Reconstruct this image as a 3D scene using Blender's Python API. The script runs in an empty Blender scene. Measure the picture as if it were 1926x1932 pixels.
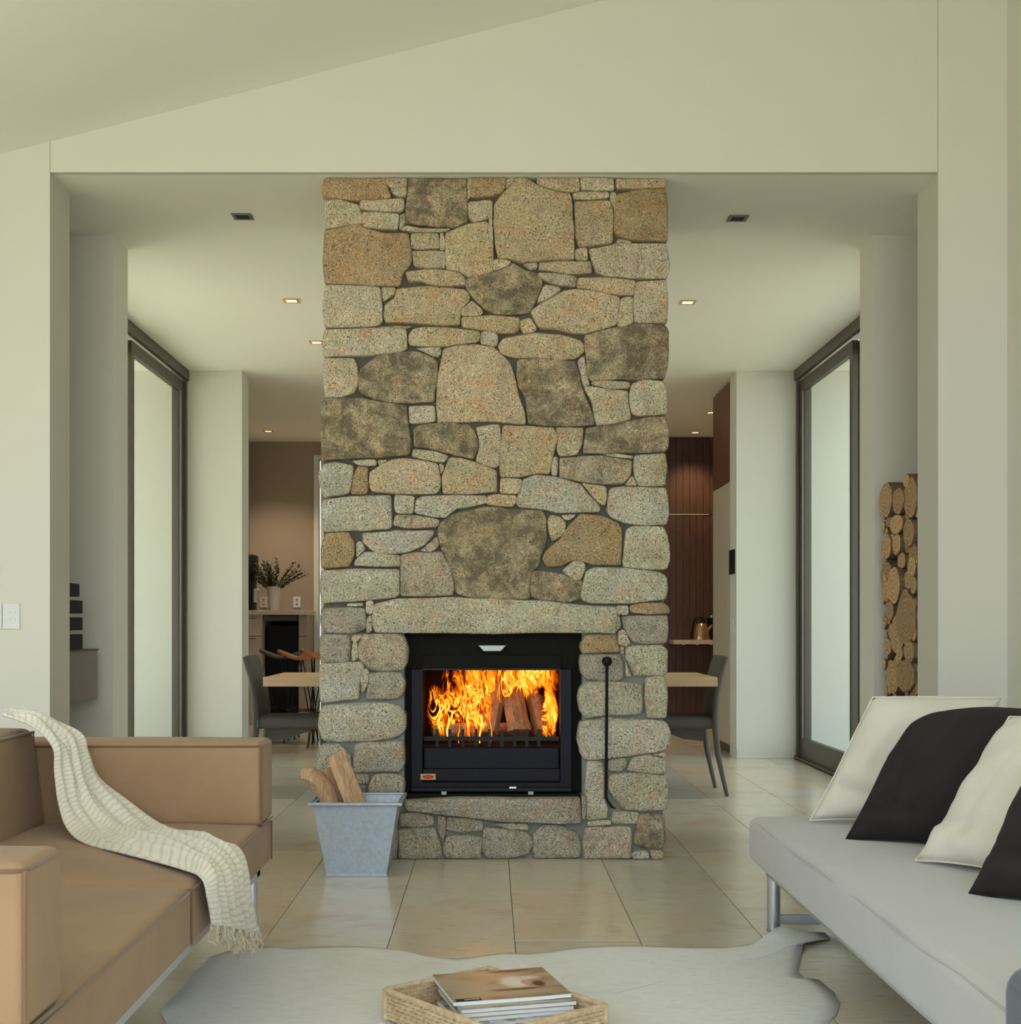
import bpy, bmesh, math, random
from mathutils import Vector, Matrix, noise
R = math.radians
sc = bpy.context.scene
col = sc.collection
# ------------------------------------------------------------ camera
EYE, F, CX, CY = 1.1, 2500.0, 924.0, 1180.0
cd = bpy.data.cameras.new('camera'); cam = bpy.data.objects.new('camera', cd); col.objects.link(cam)
cam.location = (0, 0, EYE); cam.rotation_euler = (R(90), 0, 0)
cd.sensor_fit = 'HORIZONTAL'; cd.sensor_width = 36; cd.lens = F / 1926 * 36
cd.shift_x = (963 - CX) / 1926; cd.shift_y = (CY - 966) / 1926
cd.clip_start = .05; cd.clip_end = 300
sc.camera = cam
# ------------------------------------------------------------ sky and exposure
w = bpy.data.worlds.new('sky'); sc.world = w; w.use_nodes = True
wb = w.node_tree.nodes['Background']
wb.inputs[0].default_value = (.80, .905, 1.0, 1); wb.inputs[1].default_value = 3.9
sc.view_settings.view_transform = 'Standard'; sc.view_settings.look = 'None'
sc.view_settings.gamma = 1; sc.view_settings.use_curve_mapping = False
sc.view_settings.exposure = 0.52
sl = bpy.data.lights.new('sun', 'SUN'); sl.energy = 13.0; sl.color = (1, .93, .80); sl.angle = R(2)
so = bpy.data.objects.new('sun', sl); col.objects.link(so); so.rotation_euler = Vector((.75, -.30, -1)).to_track_quat('-Z', 'Y').to_euler()

# ------------------------------------------------------------ helpers
def at(px, py, Y):
    return Vector(((px - CX) * Y / F, Y, EYE - (py - CY) * Y / F))
def link(o, parent=None):
    col.objects.link(o)
    if parent is not None: o.parent = parent
    return o
def tag(o, label=None, cat=None, group=None, kind=None):
    if label: o['label'] = label
    if cat: o['category'] = cat
    if group: o['group'] = group
    if kind: o['kind'] = kind
    return o
def empty(name, loc, label, cat, group=None, rz=0):
    o = bpy.data.objects.new(name, None); o.location = loc; o.rotation_euler = (0, 0, rz)
    o.empty_display_size = .1
    return tag(link(o), label, cat, group)
class MB:
    """collects world-space geometry; build() links it as one mesh under its parent"""
    def __init__(s): s.v = []; s.f = []
    def add(s, vs, fs):
        n = len(s.v); s.v += [tuple(v) for v in vs]; s.f += [tuple(i + n for i in f) for f in fs]; return s
    def box(s, x0, x1, y0, y1, z0, z1):
        if x0 > x1: x0, x1 = x1, x0
        return s.add([(x, y, z) for z in (z0, z1) for y in (y0, y1) for x in (x0, x1)],
              [(0,2,3,1),(4,5,7,6),(0,1,5,4),(2,6,7,3),(0,4,6,2),(1,3,7,5)])
    def rbox(s, x0, x1, y0, y1, z0, z1, r=.02, seg=3, crown=0, sub=0):
        if x0 > x1: x0, x1 = x1, x0
        bm = bmesh.new(); bmesh.ops.create_cube(bm, size=1)
        for v in bm.verts: v.co = Vector(((x0+x1)/2 + v.co.x*(x1-x0), (y0+y1)/2 + v.co.y*(y1-y0), (z0+z1)/2 + v.co.z*(z1-z0)))
        bmesh.ops.bevel(bm, geom=bm.edges[:], offset=r, segments=seg, profile=.5, affect='EDGES')
        if sub:
            bmesh.ops.subdivide_edges(bm, edges=[e for e in bm.edges if e.calc_length() > .12], cuts=sub, use_grid_fill=True)
        if crown:
            for v in bm.verts:
                a = (v.co.x-x0)/(x1-x0); b = (v.co.y-y0)/(y1-y0)
                if v.co.z > z1 - r: v.co.z += crown * (max(0, 4*a*(1-a))**.5) * (max(0, 4*b*(1-b))**.5)
        bm.verts.index_update()
        s.add([v.co.copy() for v in bm.verts], [[v.index for v in f.verts] for f in bm.faces]); bm.free(); return s
    def tube(s, pts, r, n=8, cap=True, flat=1.0):
        pts = [Vector(p) for p in pts]; m = len(pts); rr = r if isinstance(r, (list, tuple)) else [r]*m
        base = len(s.v); up = None
        for i, p in enumerate(pts):
            t = (pts[min(i+1, m-1)] - pts[max(i-1, 0)])
            if t.length < 1e-9: t = Vector((0,0,1))
            t.normalize()
            if up is None: up = t.orthogonal().normalized()
            up = (up - t*up.dot(t)); up = up.normalized() if up.length > 1e-6 else t.orthogonal().normalized()
            b = t.cross(up)
            for k in range(n):
                a = 2*math.pi*k/n; s.v.append(tuple(p + up*(math.cos(a)*rr[i]) + b*(math.sin(a)*rr[i]*flat)))
        for i in range(m-1):
            for k in range(n):
                k2 = (k+1) % n; s.f.append((base+i*n+k, base+i*n+k2, base+(i+1)*n+k2, base+(i+1)*n+k))
        if cap:
            s.f.append(tuple(base+k for k in reversed(range(n)))); s.f.append(tuple(base+(m-1)*n+k for k in range(n)))
        return s
    def prism(s, poly, y0, y1, ax='y'):
        """poly of (a,b); extruded along an axis: y -> (a,y,b), x -> (x,a,b), z -> (a,b,z)"""
        f = {'y': lambda a,b,t:(a,t,b), 'x': lambda a,b,t:(t,a,b), 'z': lambda a,b,t:(a,b,t)}[ax]
        n = len(poly)
        return s.add([f(a,b,y0) for a,b in poly] + [f(a,b,y1) for a,b in poly],
              [tuple(range(n)), tuple(range(2*n-1, n-1, -1))] + [(i, i+n, (i+1)%n+n, (i+1)%n) for i in range(n)])
    def lathe(s, prof, c, n=24):
        base = len(s.v)
        for r, z in prof:
            for k in range(n):
                a = 2*math.pi*k/n; s.v.append((c[0]+r*math.cos(a), c[1]+r*math.sin(a), c[2]+z))
        for i in range(len(prof)-1):
            for k in range(n):
                k2 = (k+1)%n; s.f.append((base+i*n+k, base+i*n+k2, base+(i+1)*n+k2, base+(i+1)*n+k))
        return s
    def grid(s, fn, nu, nv, wrap=False):
        base = len(s.v)
        for i in range(nu+1):
            for j in range(nv+1): s.v.append(tuple(fn(i/nu, j/nv)))
        for i in range(nu):
            for j in range(nv):
                a = base+i*(nv+1)+j; s.f.append((a, a+1, a+nv+2, a+nv+1))
        return s
    def build(s, name, m, parent=None, smooth=False, solid=0, bev=0):
        me = bpy.data.meshes.new(name); me.from_pydata(s.v, [], s.f)
        o = bpy.data.objects.new(name, me)
        if parent is not None:
            mi = mworld(parent).inverted(); me.transform(mi)
        bm = bmesh.new(); bm.from_mesh(me)
        bmesh.ops.recalc_face_normals(bm, faces=bm.faces[:])
        if bev: bmesh.ops.bevel(bm, geom=[e for e in bm.edges if len(e.link_faces)==2 and e.calc_face_angle(0) > .6], offset=bev, segments=2, profile=.5, affect='EDGES')
        bm.to_mesh(me); bm.free()
        if m is not None: me.materials.append(m)
        if smooth:
            me.shade_smooth()
            try: me.set_sharp_from_angle(angle=R(45 if smooth is True else smooth))
            except Exception: pass
        link(o, parent)
        if solid:
            md = o.modifiers.new('solid', 'SOLIDIFY'); md.thickness = solid; md.offset = -1
        return o
def mworld(o):
    m = Matrix.LocRotScale(o.location, o.rotation_euler, o.scale)
    return mworld(o.parent) @ m if o.parent else m
def struct(o, label=None):
    o['kind'] = 'structure'
    if label: o['label'] = label
    return o

# ------------------------------------------------------------ materials
class NT:
    def __init__(s, name):
        s.m = bpy.data.materials.new(name); s.m.use_nodes = True; s.t = s.m.node_tree; s.b = s.t.nodes['Principled BSDF']
        s.co = s.t.nodes.new('ShaderNodeTexCoord')
    def n(s, typ, **kw):
        x = s.t.nodes.new(typ)
        for k, v in kw.items():
            if k.startswith('i_'):
                key = k[2:]; x.inputs[int(key) if key.isdigit() else key.replace('_', ' ')].default_value = v
            else: setattr(x, k, v)
        return x
    def l(s, a, b): s.t.links.new(a, b)
    def map(s, scale=(1,1,1), src='Object', vec=None):
        mp = s.n('ShaderNodeMapping'); mp.inputs['Scale'].default_value = scale
        s.l(vec if vec is not None else s.co.outputs[src], mp.inputs['Vector']); return mp.outputs[0]
    def noise(s, vec, scale, detail=4, rough=.55, dist=0):
        x = s.n('ShaderNodeTexNoise', i_Scale=scale, i_Detail=detail, i_Roughness=rough, i_Distortion=dist); s.l(vec, x.inputs['Vector']); return x.outputs['Fac']
    def ramp(s, fac, stops):
        r = s.n('ShaderNodeValToRGB'); e = r.color_ramp.elements
        while len(e) < len(stops): e.new(.5)
        for k, (p, c) in enumerate(stops):
            e[k].position = p; e[k].color = (c, c, c, 1) if not isinstance(c, tuple) else (*c, 1) if len(c) == 3 else c
        s.l(fac, r.inputs[0]); return r.outputs[0]
    def mix(s, fac, a, b, mode='MIX'):
        x = s.n('ShaderNodeMix', data_type='RGBA', blend_type=mode)
        for sock, val in ((x.inputs[0], fac), (x.inputs[6], a), (x.inputs[7], b)):
            if isinstance(val, (int, float)): sock.default_value = val
            elif isinstance(val, tuple): sock.default_value = (*val, 1) if len(val) == 3 else val
            else: s.l(val, sock)
        return x.outputs[2]
    def bump(s, h, strength=.3, dist=.01):
        b = s.n('ShaderNodeBump', i_Strength=strength, i_Distance=dist); s.l(h, b.inputs['Height']); s.l(b.outputs[0], s.b.inputs['Normal'])
    def col(s, c):
        if isinstance(c, tuple): s.b.inputs['Base Color'].default_value = (*c, 1)
        else: s.l(c, s.b.inputs['Base Color'])
    def p(s, **kw):
        for k, v in kw.items(): s.b.inputs[k.replace('_', ' ')].default_value = v
        return s
def plain(name, c, rough=.6, metal=0, var=0, scale=20, bump=0, bscale=200, **kw):
    t = NT(name); t.p(Roughness=rough, Metallic=metal, **kw)
    v = t.map()
    if var:
        f = t.noise(v, scale, 5); t.col(t.mix(f, tuple(x*(1-var) for x in c), tuple(min(1, x*(1+var)) for x in c)))
    else: t.col(c)
    if bump: t.bump(t.noise(v, bscale, 3), bump, .002)
    return t.m
M = {}
M['wall'] = plain('painted_plaster', (.645, .632, .555), .75, var=.02, scale=3, bump=.05, bscale=60)
M['niche'] = plain('niche_dimmed_plaster', (.30, .28, .23), .8, var=.03, scale=3)  # hidden niche walls toned dark to cut bounced light and shade the niches
M['ceil'] = plain('ceiling_paint', (.88, .875, .79), .8, var=.015, scale=2)
M['brownwall'] = plain('taupe_paint', (.33, .265, .195), .8, var=.04, scale=3)
M['bronze'] = plain('bronze_frame', (.085, .07, .05), .4, .3, var=.1)
M['darkgrey'] = plain('grey_painted_board', (.20, .18, .155), .6, var=.05)
M['black'] = plain('black_metal', (.006, .006, .007), .45, 0, Specular_IOR_Level=.2)
M['blackmatte'] = plain('black_board', (.012, .010, .009), .6, Specular_IOR_Level=.2)
M['navyblack'] = plain('stove_enamel', (.0055, .0045, .011), .5, Specular_IOR_Level=.18)
M['white'] = plain('white_plastic', (.68, .68, .66), .35)
M['chrome'] = plain('brushed_steel', (.60, .63, .68), .28, .9)
M['mortar'] = plain('mortar', (.11, .10, .08), .95, var=.3, scale=30, bump=.6, bscale=120)
M['chair'] = plain('charcoal_fabric', (.085, .08, .068), .75, var=.15, scale=60, bump=.2, bscale=500)
M['cupboard'] = plain('cupboard_laminate', (.50, .42, .33), .5, var=.03)
M['counter'] = plain('counter_stone', (.50, .45, .36), .4, var=.05)
M['trimmetal'] = plain('light_trim', (.16, .16, .13), .4, .5)
M['grass'] = plain('lawn', (.27, .23, .14), .9, var=.3, scale=2)
M['paver'] = plain('terrace_stone', (.60, .55, .45), .8, var=.08, scale=3)
def m_glass():
    t = NT('clear_glass'); nt = t.t
    tr = t.n('ShaderNodeBsdfTransparent'); tr.inputs[0].default_value = (.70, .725, .70, 1)
    gl = t.n('ShaderNodeBsdfGlossy'); gl.inputs['Roughness'].default_value = .02
    mx = t.n('ShaderNodeMixShader'); mx.inputs[0].default_value = .08
    t.l(tr.outputs[0], mx.inputs[1]); t.l(gl.outputs[0], mx.inputs[2]); t.l(mx.outputs[0], nt.nodes['Material Output'].inputs[0])
    return t.m
M['glass'] = m_glass()
def m_stone():
    t = NT('granite_rubble'); t.p(Roughness=.9)
    oi = t.n('ShaderNodeObjectInfo')
    off = t.n('ShaderNodeVectorMath', operation='MULTIPLY_ADD')
    cmb = t.n('ShaderNodeCombineXYZ'); t.l(oi.outputs['Random'], cmb.inputs[0]); t.l(oi.outputs['Random'], cmb.inputs[2])
    t.l(cmb.outputs[0], off.inputs[0]); off.inputs[1].default_value = (37, 0, 53); t.l(t.co.outputs['Object'], off.inputs[2])
    v = off.outputs[0]
    big = t.noise(v, 7, 5, .6); fine = t.noise(v, 95, 3, .7); spk = t.noise(v, 190, 2, .6); med = t.noise(v, 22, 5, .7, .5)
    c = t.mix(t.ramp(big, [(.3, .0), (.7, .8)]), oi.outputs['Color'], t.mix(1, oi.outputs['Color'], (1.0, .84, .60), 'MULTIPLY'))
    c = t.mix(t.ramp(med, [(.35, 0.), (.75, .6)]), c, t.mix(1, oi.outputs['Color'], (.62, .60, .55), 'MULTIPLY'))
    rosy = t.noise(v, 15, 4, .65); c = t.mix(t.ramp(rosy, [(.52, 0.), (.66, .65)]), c, t.mix(1, c, (1.12, .84, .74), 'MULTIPLY'))
    c = t.mix(t.ramp(t.noise(v, 4.5, 5, .7), [(.35, .55), (.55, 0.)]), c, t.mix(1, c, (.62, .60, .56), 'MULTIPLY'))
    # pale feldspar and dark mica speckle
    c = t.mix(t.ramp(fine, [(.54, 0.), (.66, .6)]), c, t.mix(1, c, (1.7, 1.7, 1.65), 'MULTIPLY'))
    c = t.mix(t.ramp(spk, [(.37, .9), (.47, 0.)]), c, (.045, .04, .03))
    # lichen blotches, amount in alpha
    bl = t.noise(v, 11, 7, .75, .3)
    mth = t.n('ShaderNodeMath', operation='MULTIPLY_ADD'); t.l(oi.outputs['Alpha'], mth.inputs[0]); mth.inputs[1].default_value = .42; mth.inputs[2].default_value = -.22
    ad = t.n('ShaderNodeMath', operation='ADD'); t.l(bl, ad.inputs[0]); t.l(mth.outputs[0], ad.inputs[1])
    c = t.mix(t.ramp(ad.outputs[0], [(.54, 0.), (.72, .8)]), c, (.085, .070, .042))
    wl = t.noise(v, 60, 4, .8)
    mm = t.n('ShaderNodeMath', operation='MULTIPLY'); t.l(t.ramp(wl, [(.60, 0.), (.66, 1.)]), mm.inputs[0]); t.l(oi.outputs['Alpha'], mm.inputs[1])
    c = t.mix(mm.outputs[0], c, (.42, .38, .27))
    t.col(c)
    h = t.mix(.5, big, fine); t.bump(t.mix(.45, med, fine), .95, .014)
    return t.m
M['mortar_pale'] = plain('pale_mortar', (.19, .19, .17), .95, var=.25, scale=25, bump=.8, bscale=90)
M['stone'] = m_stone()
def m_tile():
    t = NT('travertine_tile'); t.p(Roughness=.22, Specular_IOR_Level=.6)
    oi = t.n('ShaderNodeObjectInfo'); cmb = t.n('ShaderNodeCombineXYZ'); t.l(oi.outputs['Random'], cmb.inputs[0]); t.l(oi.outputs['Random'], cmb.inputs[1])
    off = t.n('ShaderNodeVectorMath', operation='MULTIPLY_ADD'); t.l(cmb.outputs[0], off.inputs[0]); off.inputs[1].default_value = (31, 47, 0); t.l(t.co.outputs['Object'], off.inputs[2])
    v = off.outputs[0]
    big = t.noise(t.map((1, 2.2, 1), vec=v), 1.6, 4, .6); st = t.noise(t.map((1.5, 16, 1), vec=v), 5.5, 7, .75, .5); fn = t.noise(t.map((4, 20, 1), vec=v), 9, 4, .7)
    c = t.mix(t.ramp(big, [(.35, 0.), (.65, 1.)]), (.66, .63, .55), (.66, .585, .46))
    c = t.mix(t.ramp(st, [(.56, 0.), (.68, .75)]), c, (.23, .18, .12))
    c = t.mix(t.ramp(t.noise(v, 2.6, 3, .6, .5), [(.55, 0.), (.75, .6)]), c, (.52, .36, .24))
    c = t.mix(t.ramp(fn, [(.5, 0.), (.75, .4)]), c, (.72, .68, .58))
    c = t.mix(t.ramp(oi.outputs['Random'], [(.60, 0.), (.85, .45)]), c, t.mix(1, c, (.92, .72, .55), 'MULTIPLY'))
    vr = t.n('ShaderNodeHueSaturation', i_Saturation=.95); mp = t.n('ShaderNodeMapRange'); t.l(oi.outputs['Random'], mp.inputs[0]); mp.inputs[3].default_value = .86; mp.inputs[4].default_value = 1.1
    t.l(mp.outputs[0], vr.inputs['Value']); t.l(c, vr.inputs['Color']); t.col(vr.outputs[0])
    rr = t.n('ShaderNodeMapRange'); t.l(st, rr.inputs[0]); rr.inputs[3].default_value = .10; rr.inputs[4].default_value = .24; t.l(rr.outputs[0], t.b.inputs['Roughness'])
    t.bump(st, .08, .003)
    return t.m
M['tile'] = m_tile()
M['grout'] = plain('tile_grout', (.17, .145, .10), .9)
def m_wood(name, a, b, scale=(3, 3, 40), rough=.5, sc=3., dark=None):
    t = NT(name); t.p(Roughness=rough)
    oi = t.n('ShaderNodeObjectInfo'); off = t.n('ShaderNodeVectorMath', operation='MULTIPLY_ADD'); cmb = t.n('ShaderNodeCombineXYZ')
    for k in range(3): t.l(oi.outputs['Random'], cmb.inputs[k])
    t.l(cmb.outputs[0], off.inputs[0]); off.inputs[1].default_value = (19, 23, 29); t.l(t.co.outputs['Object'], off.inputs[2])
    v = t.map(scale, vec=off.outputs[0]); f = t.noise(v, sc, 6, .65, .4); g = t.noise(v, sc*4, 3, .6)
    c = t.mix(t.ramp(f, [(.3, 0.), (.7, 1.)]), a, b)
    if dark: c = t.mix(t.ramp(g, [(.58, 0.), (.72, .7)]), c, dark)
    t.col(c); t.bump(f, .25, .004); return t.m
M['darkwood'] = m_wood('dark_timber', (.035, .014, .008), (.095, .042, .024), (40, 40, 1.5), .45)
M['redwood'] = m_wood('red_brown_veneer', (.10, .035, .018), (.17, .07, .038), (30, 30, 1.5), .4)
M['tabletop'] = m_wood('pale_oak', (.50, .33, .17), (.62, .43, .24), (2, 30, 30), .4)
M['split'] = m_wood('split_firewood', (.34, .19, .09), (.68, .47, .29), (40, 40, 4), .85, 2.4, (.16, .075, .03))
M['logbark'] = m_wood('log_bark', (.10, .065, .04), (.20, .13, .08), (6, 40, 40), .9)
M['orange'] = plain('orange_timber_seat', (.52, .17, .045), .35, var=.2, scale=14)
def m_logend():
    t = NT('log_end_grain'); t.p(Roughness=.85)
    oi = t.n('ShaderNodeObjectInfo')
    g = t.n('ShaderNodeTexWave', wave_type='RINGS', rings_direction='X', i_Scale=13., i_Distortion=9., i_Detail=4.); t.l(t.co.outputs['Object'], g.inputs[0])
    ns = t.noise(t.co.outputs['Object'], 30, 5, .7)
    c = t.mix(g.outputs['Fac'], (.38, .22, .10), (.60, .40, .21)); c = t.mix(t.ramp(ns, [(.5, 0.), (.75, .7)]), c, (.20, .11, .055))
    h = t.n('ShaderNodeHueSaturation'); mp = t.n('ShaderNodeMapRange'); t.l(oi.outputs['Random'], mp.inputs[0]); mp.inputs[3].default_value = .7; mp.inputs[4].default_value = 1.15
    t.l(mp.outputs[0], h.inputs['Value']); t.l(c, h.inputs['Color']); t.col(h.outputs[0]); t.bump(g.outputs['Fac'], .3, .003); return t.m
M['logend'] = m_logend()
def fabric(name, c, var=.1, rough=.9, sc=400, big=5, sheen=.3):
    t = NT(name); t.p(Roughness=rough, Sheen_Weight=sheen); v = t.map()
    f = t.noise(v, sc, 3, .7); b = t.noise(v, big, 4, .6)
    k = t.mix(t.ramp(b, [(.3, 0.), (.7, 1.)]), tuple(x*(1-var) for x in c), tuple(x*(1+var) for x in c))
    k = t.mix(t.ramp(f, [(.35, 0.), (.7, .30)]), k, tuple(min(1, x*1.35) for x in c)); t.col(k); t.bump(f, .25, .002); return t.m
M['tan'] = fabric('tan_suede', (.30, .188, .102), .14, sheen=.1, big=3)
M['tanpipe'] = fabric('tan_piping', (.17, .09, .045), .05)
M['grey'] = fabric('pale_grey_upholstery', (.43, .42, .42), .03, sc=500)
M['greypipe'] = fabric('grey_piping', (.34, .33, .33), .03)
M['cream'] = fabric('cream_linen', (.60, .565, .49), .03, sc=450)
M['blackcloth'] = fabric('black_wool', (.011, .008, .008), .3, sc=260, sheen=0)
M['navy'] = fabric('navy_upholstery', (.045, .055, .085), .1)
def m_throw():
    t = NT('woven_throw'); t.p(Roughness=.9, Sheen_Weight=.3)
    uv = t.co.outputs['UV']; sp = t.n('ShaderNodeSeparateXYZ'); t.l(uv, sp.inputs[0])
    # fine chevron stripes across the throw
    pp = t.n('ShaderNodeMath', operation='PINGPONG'); mu = t.n('ShaderNodeMath', operation='MULTIPLY', i_1=3.0); t.l(sp.outputs[0], mu.inputs[0]); t.l(mu.outputs[0], pp.inputs[0]); pp.inputs[1].default_value = .5
    a1 = t.n('ShaderNodeMath', operation='MULTIPLY_ADD', i_1=.018); t.l(pp.outputs[0], a1.inputs[0]); t.l(sp.outputs[1], a1.inputs[2])
    nn = t.noise(uv, 7, 2); a2 = t.n('ShaderNodeMath', operation='MULTIPLY_ADD', i_1=.03); t.l(nn, a2.inputs[0]); t.l(a1.outputs[0], a2.inputs[2])
    m2 = t.n('ShaderNodeMath', operation='MULTIPLY', i_1=2*math.pi*64); t.l(a2.outputs[0], m2.inputs[0]); sn = t.n('ShaderNodeMath', operation='SINE'); t.l(m2.outputs[0], sn.inputs[0])
    r = t.ramp(sn.outputs[0], [(.25, 0.), (.85, 1.)])
    t.col(t.mix(r, (.70, .66, .57), (.60, .545, .45))); t.bump(r, .35, .004); return t.m
M['throw'] = m_throw()
M['fringe'] = plain('fringe_yarn', (.58, .50, .37), .9)
def m_hide():
    t = NT('cowhide'); t.p(Roughness=.75, Sheen_Weight=.4); v = t.map()
    b = t.noise(v, 1.6, 4, .55); st = t.noise(t.map((2, 12, 1)), 9, 6, .75, .8); fn = t.noise(t.map((3, 9, 1)), 60, 3, .7)
    c = t.mix(t.ramp(b, [(.52, 0.), (.72, .55)]), (.95, .96, .95), (.84, .79, .70))
    c = t.mix(t.ramp(st, [(.45, 0.), (.75, .6)]), c, (.62, .61, .57)); t.col(c); t.bump(t.mix(.5, st, fn), .8, .012); return t.m
M['hide'] = m_hide()
def m_rattan():
    t = NT('rattan'); t.p(Roughness=.6); v = t.map(); f = t.noise(v, 45, 4, .6)
    wv = t.noise(v, 230, 2, .5); c = t.mix(t.ramp(f, [(.35, 0.), (.7, 1.)]), (.46, .33, .19), (.68, .53, .34))
    t.col(t.mix(t.ramp(wv, [(.5, 0.), (.62, .25)]), c, (.30, .20, .10))); t.bump(wv, .3, .002); return t.m
M['rattan'] = m_rattan()
def m_galv():
    t = NT('galvanised_steel'); t.p(Roughness=.45, Metallic=.35); v = t.map()
    vo = t.n('ShaderNodeTexVoronoi', i_Scale=55.); t.l(v, vo.inputs['Vector']); n1 = t.noise(v, 60, 4, .7)
    c = t.mix(t.ramp(n1, [(.35, 0.), (.7, 1.)]), (.21, .30, .44), (.30, .41, .56)); c = t.mix(.05, c, vo.outputs['Color']); 
    hs = t.n('ShaderNodeHueSaturation', i_Saturation=.55); t.l(c, hs.inputs['Color']); t.col(hs.outputs[0]); return t.m
M['galv'] = m_galv()
M['vase'] = plain('pale_ceramic', (.60, .54, .47), .35)
M['leaf'] = plain('olive_leaf', (.045, .06, .028), .6, var=.3, scale=30)
M['paper'] = plain('page_edges', (.72, .74, .75), .7, var=.06, scale=300)
def m_cover(name, stops, sc=5., seed=0):
    t = NT(name); t.p(Roughness=.3); v = t.map((1, 1.3, 1)); f = t.noise(v, sc, 3, .5, 1.2)
    t.col(t.ramp(f, stops)); return t.m
def m_photo_cover():
    t = NT('magazine_cover_photo'); t.p(Roughness=.28); v = t.map()
    c = t.ramp(t.noise(t.map((1, 1.6, 1)), 7, 3, .5, .7), [(.30, (.20, .13, .085)), (.45, (.34, .28, .20)), (.60, (.40, .36, .27)), (.75, (.32, .23, .155))])
    def blob(c, cx, cy, rx, ry, colr, soft=.35):
        mp = t.n('ShaderNodeMapping'); mp.inputs['Location'].default_value = (-cx/rx, -cy/ry, 0); mp.inputs['Scale'].default_value = (1/rx, 1/ry, 0); t.l(t.co.outputs['Object'], mp.inputs['Vector'])
        ln = t.n('ShaderNodeVectorMath', operation='LENGTH'); t.l(mp.outputs[0], ln.inputs[0]); ad = t.n('ShaderNodeMath', operation='MULTIPLY_ADD', i_1=.35); t.l(t.noise(v, 16, 2), ad.inputs[0]); t.l(ln.outputs['Value'], ad.inputs[2])
        return t.mix(t.ramp(ad.outputs[0], [(.62, 1.), (.98, 0.)]), c, colr)
    c = blob(c, -.10, -.02, .10, .10, (.34, .33, .25)); c = blob(c, .045, .01, .06, .10, (.70, .68, .64)); c = blob(c, .09, .045, .05, .03, (.60, .56, .50))
    c = blob(c, .105, -.02, .028, .05, (.035, .045, .025)); c = blob(c, .04, -.06, .12, .018, (.12, .07, .04)); c = blob(c, .06, .125, .10, .02, (.16, .06, .04)); c = blob(c, .075, .0, .022, .04, (.50, .33, .27))
    t.col(c); return t.m
M['cover1'] = m_photo_cover()
M['cover2'] = m_cover('magazine_print_violet', [(.35, (.10, .11, .13)), (.48, (.36, .33, .42)), (.6, (.62, .60, .64)), (.7, (.40, .26, .30))], 16)
M['lampglow'] = None
def emis(name, c, s):
    t = NT(name); t.p(Roughness=.5); t.col((.1, .05, .02)); t.b.inputs['Emission Color'].default_value = (*c, 1); t.b.inputs['Emission Strength'].default_value = s; return t.m
M['lampglow'] = emis('downlight_lamp', (1, .66, .36), 1.6)
M['badge'] = plain('badge_brass', (.50, .34, .14), .6, Specular_IOR_Level=.1)
M['badgered'] = plain('badge_red', (.42, .02, .008), .6, Specular_IOR_Level=.1)
M['badgecream'] = plain('badge_cream', (.55, .22, .12), .5)
M['soot'] = plain('dark_granite_panel', (.008, .007, .005), .7, var=.9, scale=170, Specular_IOR_Level=.12)
M['firebrick'] = plain('scorched_firebox', (.020, .007, .005), .9, var=.4, scale=12, Specular_IOR_Level=.1)
M['dullsteel'] = plain('dull_steel', (.22, .22, .22), .35, .7)
M['slot'] = plain('pale_slot', (.42, .40, .36), .5)
M['trimlit'] = plain('lamplit_trim', (.62, .40, .24), .5)  # trim of lit downlights, with the lamps' orange glow put into its colour
# ------------------------------------------------------------ the setting
CEIL = 3.207
def zc(x): return 3.35 + .255 * (x + 2.045)          # sloped living room ceiling
FRONT = 6.16
XL, XR = -3.6, 2.405
fl = struct(MB().box(-3.7, 3.2, -3.2, 15.4, -.12, -.006).build('floor', M['grout']), 'pale travertine tiled floor with fine joints')
cols_ = [(.087 + .437*k, .087 + .437*(k+1)) for k in range(-8, 7)]
rnd = random.Random(4)
tile_cache = {}
for ci, (a, b) in enumerate(cols_):
    LT = .837 if ci in (8, 3, 12) else 2.0
    y = 4.63 - .837*4 if ci in (8, 3, 12) else 4.34 - 4.0 + .05*((ci*7) % 3)
    while y < 15.2:
        y0, y1 = y, y + LT; y += LT
        if y1 < 1.9: continue
        lim = (XL, 2.95) if y0 < FRONT - .3 else (-2.5, 2.5) if y0 < 11.0 else (-2.74, 2.74)
        x0, x1 = max(a, lim[0]), min(b, lim[1]); 
        if x1 - x0 < .05: continue
        hw, hd, g = (x1-x0)/2 - .0014, (y1-y0)/2 - .0022, .0006
        key = (round(hw, 3), round(hd, 3))
        cx_, cy_ = (x0+x1)/2, (y0+y1)/2
        if key not in tile_cache:
            o = MB().add([(-hw,-hd,-.006),(hw,-hd,-.006),(hw,hd,-.006),(-hw,hd,-.006),(-hw,-hd,-g),(hw,-hd,-g),(hw,hd,-g),(-hw,hd,-g),
                          (-hw+g,-hd+g,0),(hw-g,-hd+g,0),(hw-g,hd-g,0),(-hw+g,hd-g,0)],
                 [(3,2,1,0),(0,1,5,4),(1,2,6,5),(2,3,7,6),(3,0,4,7),(4,5,9,8),(5,6,10,9),(6,7,11,10),(7,4,8,11),(8,9,10,11)]).build('tile', M['tile'])
            tile_cache[key] = o; o.parent = fl
        else:
            o = tile_cache[key].copy(); link(o, fl)
        o.location = (cx_, cy_, 0)
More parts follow.
